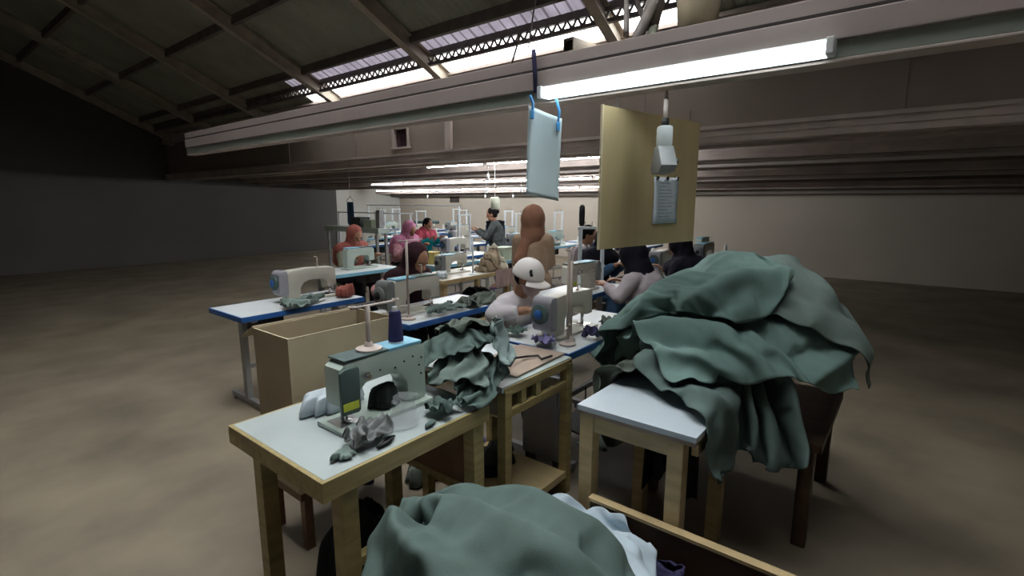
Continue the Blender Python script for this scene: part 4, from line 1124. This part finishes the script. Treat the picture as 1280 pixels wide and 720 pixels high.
p_mv = person('person in a grey-mauve blouse and long black hijab sewing behind the big pile', (4.02, 1.63, 0), -FV-.05, lean=.36, hip=.55, headp=.5, cover='hijab', covermat='black', top='mauve', bottom='trouser',
       arms={1: ((.20, .30, .84), (.40, .18, .90)), -1: ((.20, -.28, .84), (.40, -.14, .90))}, cape=0, bulk=1.2, hood=1.1, tail=-.06)
stool('brown wooden stool under the person in the grey-mauve blouse', (4.02, 1.63, 0), .36, 0)
p_bk = person('person in a black hijab at the far right, behind the crest of the big pile', (5.02, 1.62, 0), -FV, lean=.30, hip=.56, headp=.45, cover='hijab', covermat='black', top='charcoal', bottom='trouser', cape=1.5)
stool('brown wooden stool under the far right person in the black hijab', (5.02, 1.62, 0), .395, 0)
p_bt = person('person in a black hijab partly hidden behind the left edge of the hanging board', (5.20, 2.97, 0), FV, lean=.30, hip=.58, headp=.4, cover='hijab', covermat='black', top='denim', bottom='denim', cape=1.5)
stool('brown wooden stool behind the white rack, under the person in the black hijab', (5.20, 2.97, 0), .415, 0)
p_ps = person('person with short black hair and a pale mauve top seen through the white rack', (5.78, 3.52, 0), FV+.4, lean=.22, hip=.56, headp=.35, top='mauve', bottom='denim')
stool('brown wooden stool under the person seen through the white rack', (5.78, 3.52, 0), .395, 0)
p_pt = person('person with black hair, rose pink scarf and bright teal clothes sitting in the middle rows', (6.76, 7.72, 0), FV+.05, lean=.30, hip=.56, headp=.4, cover='scarf', covermat='red', top='teal', bottom='teal', bulk=1.15)
stool('brown wooden stool under the person in teal clothes', (6.76, 7.72, 0), .36, 0)
p_st = person('person with black hair in a charcoal shirt standing in front of the back wall', (7.10, 5.98, 0), -FV+.6, lean=.12, seated=False, hip=.82, headp=.3, hair='tied', top='charcoal', bottom='denim', scale=.95)
p_mg = person('person in a magenta pink hijab bending over a table in the left middle rows', (5.25, 6.48, 0), FV, lean=.34, hip=.58, headp=.5, cover='hijab', covermat='magenta', top='rosepink', bottom='trouser')
stool('brown wooden stool under the person in the magenta hijab', (5.25, 6.48, 0), .415, 0)
p_br = person('person in a brick red hijab and olive blouse at the far left edge', (4.05, 6.12, 0), FV, lean=.20, hip=.54, headp=.45, cover='hijab', covermat='brick', top='olive', bottom='trouser')
stool('brown wooden stool under the person in the brick red hijab', (4.05, 6.12, 0), .375, 0)

# ================================================================== FARTHER ROWS
d2 = dup(row1, (4.12, 2.47, 0), PI, 'blue-edged sewing table in front of the person in the grey-mauve blouse'); d2.scale = (1, .82, 1)
mm2 = dup(m2, (4.05, 2.42, .782), 0, 'cream sewing machine in front of the person in the grey-mauve blouse')
rkA = thread_rack('white thread rack with a black roll on top, left of the hanging board', (4.50, 2.55, .786), R(-30), .26, .58)
br_ = thing('black_roll', 'black rolled-up thing standing on top of the white thread rack', 'roll', (4.40, 2.61, 1.372), 0)
m = MB(); m.lathe([(.02, 0), (.028, .03), (.03, .12), (.027, .19), (.012, .21)], (0, 0, 0), 14); m.build('roll', M['black_pl'], br_, True)
l3 = dup(row2, (2.10, 4.05, 0), PI, 'blue-edged sewing table at the left edge, behind the maroon hijab person')
ml3 = dup(m1, (2.30, 4.08, .782), PI, 'cream sewing machine on the table at the left edge behind the maroon hijab')
lb = sewing_table('light-blue-edged sewing table at the left edge in the middle rows', (3.62, 5.42, 0), 0, 1.1, .56, 'lam2', 'blue_light')
mlb = dup(near, (3.75, 5.45, .782), PI, 'pale green sewing machine on the light-blue-edged table')
flat_heap('garment_piece', M['brick'], 'dark red cloth lying on the left edge table behind the maroon hijab person', None, (2.52, 3.90), .08, .06, .5, .787, .05, .06, 62, 36)
# cream wooden cutting table with tan garments
ct = thing('cutting_table', 'cream-topped cutting table with a yellowish wooden edge, behind the rust-brown hijab', 'table', (4.28, 4.17, 0), 0)
m = MB(); m.bx(-.60, .60, -.30, .30, .745, .782, .004); m.build('tabletop', M['cream_mach'], ct)
m = MB()
for y in (-.308, .296): m.bx(-.61, .61, y, y+.012, .735, .78, .002)
for x in (-.61, .598): m.bx(x, x+.012, -.296, .296, .735, .78, .002)
m.build('edge_rail', M['wood_pale'], ct)
for x in (-.54, .54):
    for y in (-.25, .25):
        m = MB(); post(m, x, y, 0, .746, .06); m.build('leg', M['wood_pale'], ct)
m = MB(); m.bx(-.5, .5, -.24, .24, .20, .22); m.build('low_shelf', M['hardboard'], ct)
mct = dup(m2, (4.20, 4.22, .784), PI, 'cream sewing machine with dark end on the cutting table'); mct.scale = (.82, .9, .82)
hcut = Heap(3.9, 5.2, 3.7, 4.7, lambda X, Y: np.full_like(X, .784), .014)
for i, (mn, cx, cy, a, b, lab) in enumerate((('cloth_tan', 4.59, 4.02, .17, .11, 'tan brown garment at the bottom of the stack on the cutting table'), ('cloth_cream', 4.79, 4.06, .10, .14, 'cream garment at the right end of the cutting table'),
        ('cloth_tan', 4.59, 4.00, .15, .10, 'tan brown garment in the middle of the stack on the cutting table'), ('cloth_tan', 4.61, 3.99, .13, .09, 'tan brown garment on top of the stack on the cutting table'), ('cloth_cream', 4.79, 4.06, .09, .11, 'cream garment laid on the other cream garment of the cutting table'))):
    hcut.garment('garment', M[mn], lab, 'garments on the cutting table', (cx, cy), a, b, .2*i, .045, .03, .3, 9, 80+i, 2, 44, .2)
hung_cloth('pink_garment', M['cloth_pk'], (4.52, 3.850, .80), (4.90, 3.850, .80), .22, 'dusty pink garment hanging over the front edge of the cutting table', 'garment', None, .012, 2, 3, 24)
flat_heap('dark_cloth', M['trouser'], 'black cloth heaped on the low shelf of the cutting table', None, (4.50, 4.17), .30, .18, .1, .224, .12, .08, 83, 40, dome=.2)
rd = thread_stand('single white thread rod at the front of the cutting table', (4.22, 3.93, .784), 0, .42, 'pole_w', False)
for c in list(rd.children):
    if c.name.split('.')[0] == 'spool_arm': bpy.data.objects.remove(c)
flat_heap('white_cloth', M['lam_e'], 'small pale blue-white cloth on the left end of the cutting table', None, (3.80, 4.0), .07, .06, .1, .784, .05, .05, 84, 30)

# the crowd of tables behind
tl = 'blue-edged sewing table in the crowded far rows of the hall'
tg = 'sewing tables in the far rows'
ml_ = 'sewing machine on a table in the crowded far rows of the hall'
mg_ = 'sewing machines in the far rows'
spots = [(5.75, 5.62, 0), (7.05, 5.45, 0), (8.3, 5.45, 0), (9.6, 5.45, 0), (5.15, 5.90, 1) and None,
         (4.95, 7.1, 0) and None, (7.25, 6.98, 0), (8.6, 6.98, 0), (9.9, 6.98, 0),
         (6.0, 8.35, 0), (7.35, 8.5, 0), (8.7, 8.5, 0), (10.0, 8.5, 0), (7.3, 9.9, 0), (8.6, 9.9, 0), (9.9, 9.9, 0), (8.9, 11.3, 0), (10.2, 11.3, 0), (9.4, 12.6, 0),
         (5.75, 4.35, 0) and None, (6.80, 3.25, 0), (7.7, 3.9, 0), (9.0, 4.1, 0), (5.86, 2.28, 0), (7.0, 2.2, 0), (8.2, 2.6, 0), (5.2, 2.1, 0) and None]
i = 0
for sp in spots:
    if not sp: continue
    x, y, _ = sp
    dup([row1, row2, lb][i % 3], (x, y, 0), 0 if i % 2 else PI, tl, tg)
    dup([m1, m2, near, mm2][i % 4], (x-.05+.1*(i % 2), y+.02, .782), PI, ml_, mg_)
    i += 1
far = [t for t in spots if t]
cg, cl2 = 'thread cones in the far rows', 'small thread cone standing on a far sewing table'
c0 = thread_cone(cl2, (far[0][0]+.44, far[0][1]-.20, .784), 'thread_w', .03, .13, cg)
for x, y, _ in far[1:]: dup(c0, (x+.44, y-.20, .784), 0, cl2, cg)
rl, rg = 'white two-post thread rack standing on a far sewing table', 'thread racks in the far rows'
r0 = thread_rack(rl, (far[0][0]+.30, far[0][1]+.195, .786), R(-6), .24, .62, 'pole_w', rg)
for j in (1, 2, 5, 8, 9, 11, 13, 14, 17): dup(r0, (far[j][0]+.30, far[j][1]+.195, .786), R(-6), rl, rg)
# scattered garments on the far tables
fl, fg = 'small folded garment lying on a far sewing table', 'garments on the far tables'
proto = {}
cols = ['cloth_g2', 'cloth_b', 'cloth_g', 'cloth_cream', 'cloth_teal', 'cloth_nv', 'lam_e']
for j, (x, y, _) in enumerate(far):
    x -= .36; y -= .185
    cn = cols[j % 7]
    if cn not in proto:
        o = flat_heap('garment_piece', M[cn], fl, fg, (0, 0), .12, .055, 0, 0, .04, .04, 90+j, 26); proto[cn] = o
    else:
        o = proto[cn].copy(); COL.objects.link(o)
    o.location = (x, y, .786); o.rotation_euler = (0, 0, PI*(j % 2))
# a few distinct things between the rows
def small_box(name, label, cat, loc, d, m_, rz=0, lid=True):
    t = thing(name, label, cat, loc, rz)
    m = MB(); w = .012
    m.bx(-d[0]/2, d[0]/2, -d[1]/2, d[1]/2, 0, .01)
    for s in (-1, 1):
        m.bx(s*(d[0]/2-w/2)-w/2, s*(d[0]/2-w/2)+w/2, -d[1]/2, d[1]/2, .01, d[2]); m.bx(-d[0]/2+w, d[0]/2-w, s*(d[1]/2-w/2)-w/2, s*(d[1]/2-w/2)+w/2, .01, d[2])
    m.build('box_wall', M[m_], t)
    m = MB(); m.bx(-d[0]/2-.008, d[0]/2+.008, -d[1]/2-.008, d[1]/2+.008, d[2]-.002, d[2]+.012, .004); m.build('lid' if lid else 'rim', M[m_], t)
    return t
pst = dup(lb, (5.62, 4.72, 0), 0, 'light-blue-edged sewing table carrying the pale green crate'); pst.scale = (.6, .8, 1)
small_box('plastic_crate', 'pale green plastic crate on a table behind the cutting table', 'crate', (5.60, 4.62, .784), (.30, .20, .17), 'green_box', .1)
small_box('yellow_box', 'yellow card box beside the person in teal clothes', 'box', (4.62, 5.05, .784), (.16, .14, .15), 'yellow', .4)
bt = dup(lb, (4.87, 5.05, 0), 0, 'light-blue-edged sewing table carrying the yellow card box'); bt.scale = (.7, .8, 1)
small_box('fabric_bin', 'small blue cloth bin on the table with the pale green crate', 'bin', (5.80, 4.84, .784), (.15, .14, .12), 'denim', .2)
ln_ = thing('paper_lantern', 'cream cylindrical shade hanging beside the standing person in charcoal', 'lantern', (6.11, 5.20, 1.49), 0)
m = MB(); m.lathe([(.06, 0), (.072, .02), (.074, .16), (.06, .185), (.015, .19)], (0, 0, 0), 18); m.build('shade', M['lamp_cream'], ln_, True)
m = MB(); m.cyl((0, 0, .18), (0, 0, .70), .004, seg=6); m.build('cord', M['white_pl'], ln_)
jk = thing('black_jacket', 'black jacket hung over a blue chair back in the far rows', 'jacket', (7.56, 6.43, 0), R(38))
hung_cloth('jacket_cloth', M['black'], (-.030, -.17, 1.18), (-.030, .17, 1.18), .34, None, None, None, .008, 2, 3, 24, jk)
o = hung_cloth('jacket_cloth', M['black'], (.048, .17, 1.18), (.048, -.17, 1.18), .30, None, None, None, .008, 2, 5, 24, jk)
m = MB(); m.tube([(.009, -.18, 1.20), (.009, -.10, 1.215), (.009, .10, 1.215), (.009, .18, 1.20)], [.030, .036, .036, .030], 12); m.build('jacket_shoulders', M['black'], jk, True)
ch = thing('blue_chair', 'blue high-backed chair under the black jacket', 'chair', (7.56, 6.43, 0), R(38))
m = MB(); m.bx(-.006, .022, -.19, .19, .72, 1.16, .01); m.build('backrest', M['denim'], ch)
m = MB(); m.bx(0, .38, -.19, .19, .44, .48, .01); m.build('seat', M['denim'], ch)
for x, y, z1 in ((.01, -.17, .72), (.01, .17, .72), (.36, -.17, .44), (.36, .17, .44)):
    m = MB(); m.cyl((x, y, 0), (x, y, z1+.004), .014, seg=8); m.build('leg', M['metal_leg'], ch)
# long pale shelf at the left, on posts
sh = thing('long_shelf', 'long pale green-grey shelf on posts along the left of the middle rows', 'shelf', (5.3, 7.75, 0), 0)
m = MB(); m.bx(-.12, .12, -.80, .80, 1.08, 1.165, .004); m.build('shelf_board', M['green_mach'], sh)
for y in (-.72, .72):
    for x in (-.09, .09):
        m = MB(); m.bx(x-.02, x+.02, y-.02, y+.02, 0, 1.082); m.build('post', M['metal_leg'], sh)
small_box('storage_box', 'dark grey box on the long pale shelf, the left one', 'box', (5.3, 7.62, 1.167), (.2, .3, .16), 'charcoal')
small_box('storage_box', 'pale box on the long pale shelf, beside the dark grey one', 'box', (5.3, 7.28, 1.167), (.18, .22, .12), 'green_box')
tp = thing('grey_post_box', 'narrow tall grey box at the right end of the long pale shelf', 'box', (5.3, 7.06, 1.167), 0)
m = MB(); m.prism([(-.05, 0), (.05, 0), (.035, .30), (-.035, .30)], -.05, .05, .004); m.build('box_body', M['metal_leg'], tp)
dk = hung_cloth('dark_garment', M['denim'], (5.35, 8.05, 1.60), (5.35, 7.86, 1.60), .42, None, None, None, .015, 2, 2, 20)
tag(dk, 'dark blue garment hanging at the far left edge above the long shelf', 'garment')
m = MB(); m.tube([(5.35, 7.95, 1.70), (5.35, 7.95, 2.10)], .003, 6); m.tube([(5.35, 8.07, 1.612), (5.35, 7.95, 1.70), (5.35, 7.85, 1.612)], .006, 6); tag(m.build('clothes_hanger', M['chrome'], None, True), 'wire hanger holding the dark blue garment at the far left', 'hanger')
for j, (x, z, y0, y1, lab) in enumerate(((5.75, 1.40, 6.75, 9.0, 'thin pale overhead thread rail on the left, the lower one'), (7.6, 1.52, 7.4, 10.6, 'thin pale overhead thread rail on the left, the higher one'))):
    t = thing('thread_rail', lab, 'rail', (x, (y0+y1)/2, 0), 0)
    h = (y1-y0)/2
    m = MB(); m.tube([(0, -h, z), (0, h, z)], .012, 8); m.build('rail_bar', M['pole_w'], t, True)
    for y in (-h+.05, h-.05):
        m = MB(); m.cyl((0, y, 0), (0, y, z), .014, seg=8); m.build('post', M['pole_w'], t, True)
bar = thing('dark_roll', 'long dark roll lying across a rail post behind the magenta hijab', 'roll', (8.15, 9.2, 1.12), 0)
m = MB(); m.tube([(-.3, .3, 0), (.25, -.3, 0)], .04, 12); m.build('roll', M['teal_dark'], bar, True)
m = MB(); m.cyl((0, 0, -1.12), (0, 0, -.03), .015, seg=8); m.bx(-.12, .12, -.12, .12, -1.12, -1.10); m.build('stand_post', M['metal_leg'], bar)

# ================================================================== LIGHT, CAMERA
w = bpy.data.worlds.new('sky'); scene.world = w; w.use_nodes = True
bg_ = w.node_tree.nodes['Background']; bg_.inputs[0].default_value = (.93, .97, 1.0, 1); bg_.inputs[1].default_value = 8.5
cam = bpy.data.cameras.new('camera'); cam.sensor_width = 36; cam.lens = 630/1280*36; cam.clip_start = .05
co = bpy.data.objects.new('camera', cam); COL.objects.link(co)
co.location = (0, 0, 1.62); co.rotation_euler = (R(90)-math.atan(109/630), 0, R(-51.5))
scene.camera = co
scene.view_settings.view_transform = 'Standard'; scene.view_settings.look = 'None'
scene.view_settings.gamma = 1; scene.view_settings.use_curve_mapping = False
scene.view_settings.exposure = 0.6
scene.cycles.use_denoising = True
scene.cycles.max_bounces = 8; scene.cycles.diffuse_bounces = 5
scene.cycles.sample_clamp_indirect = 6
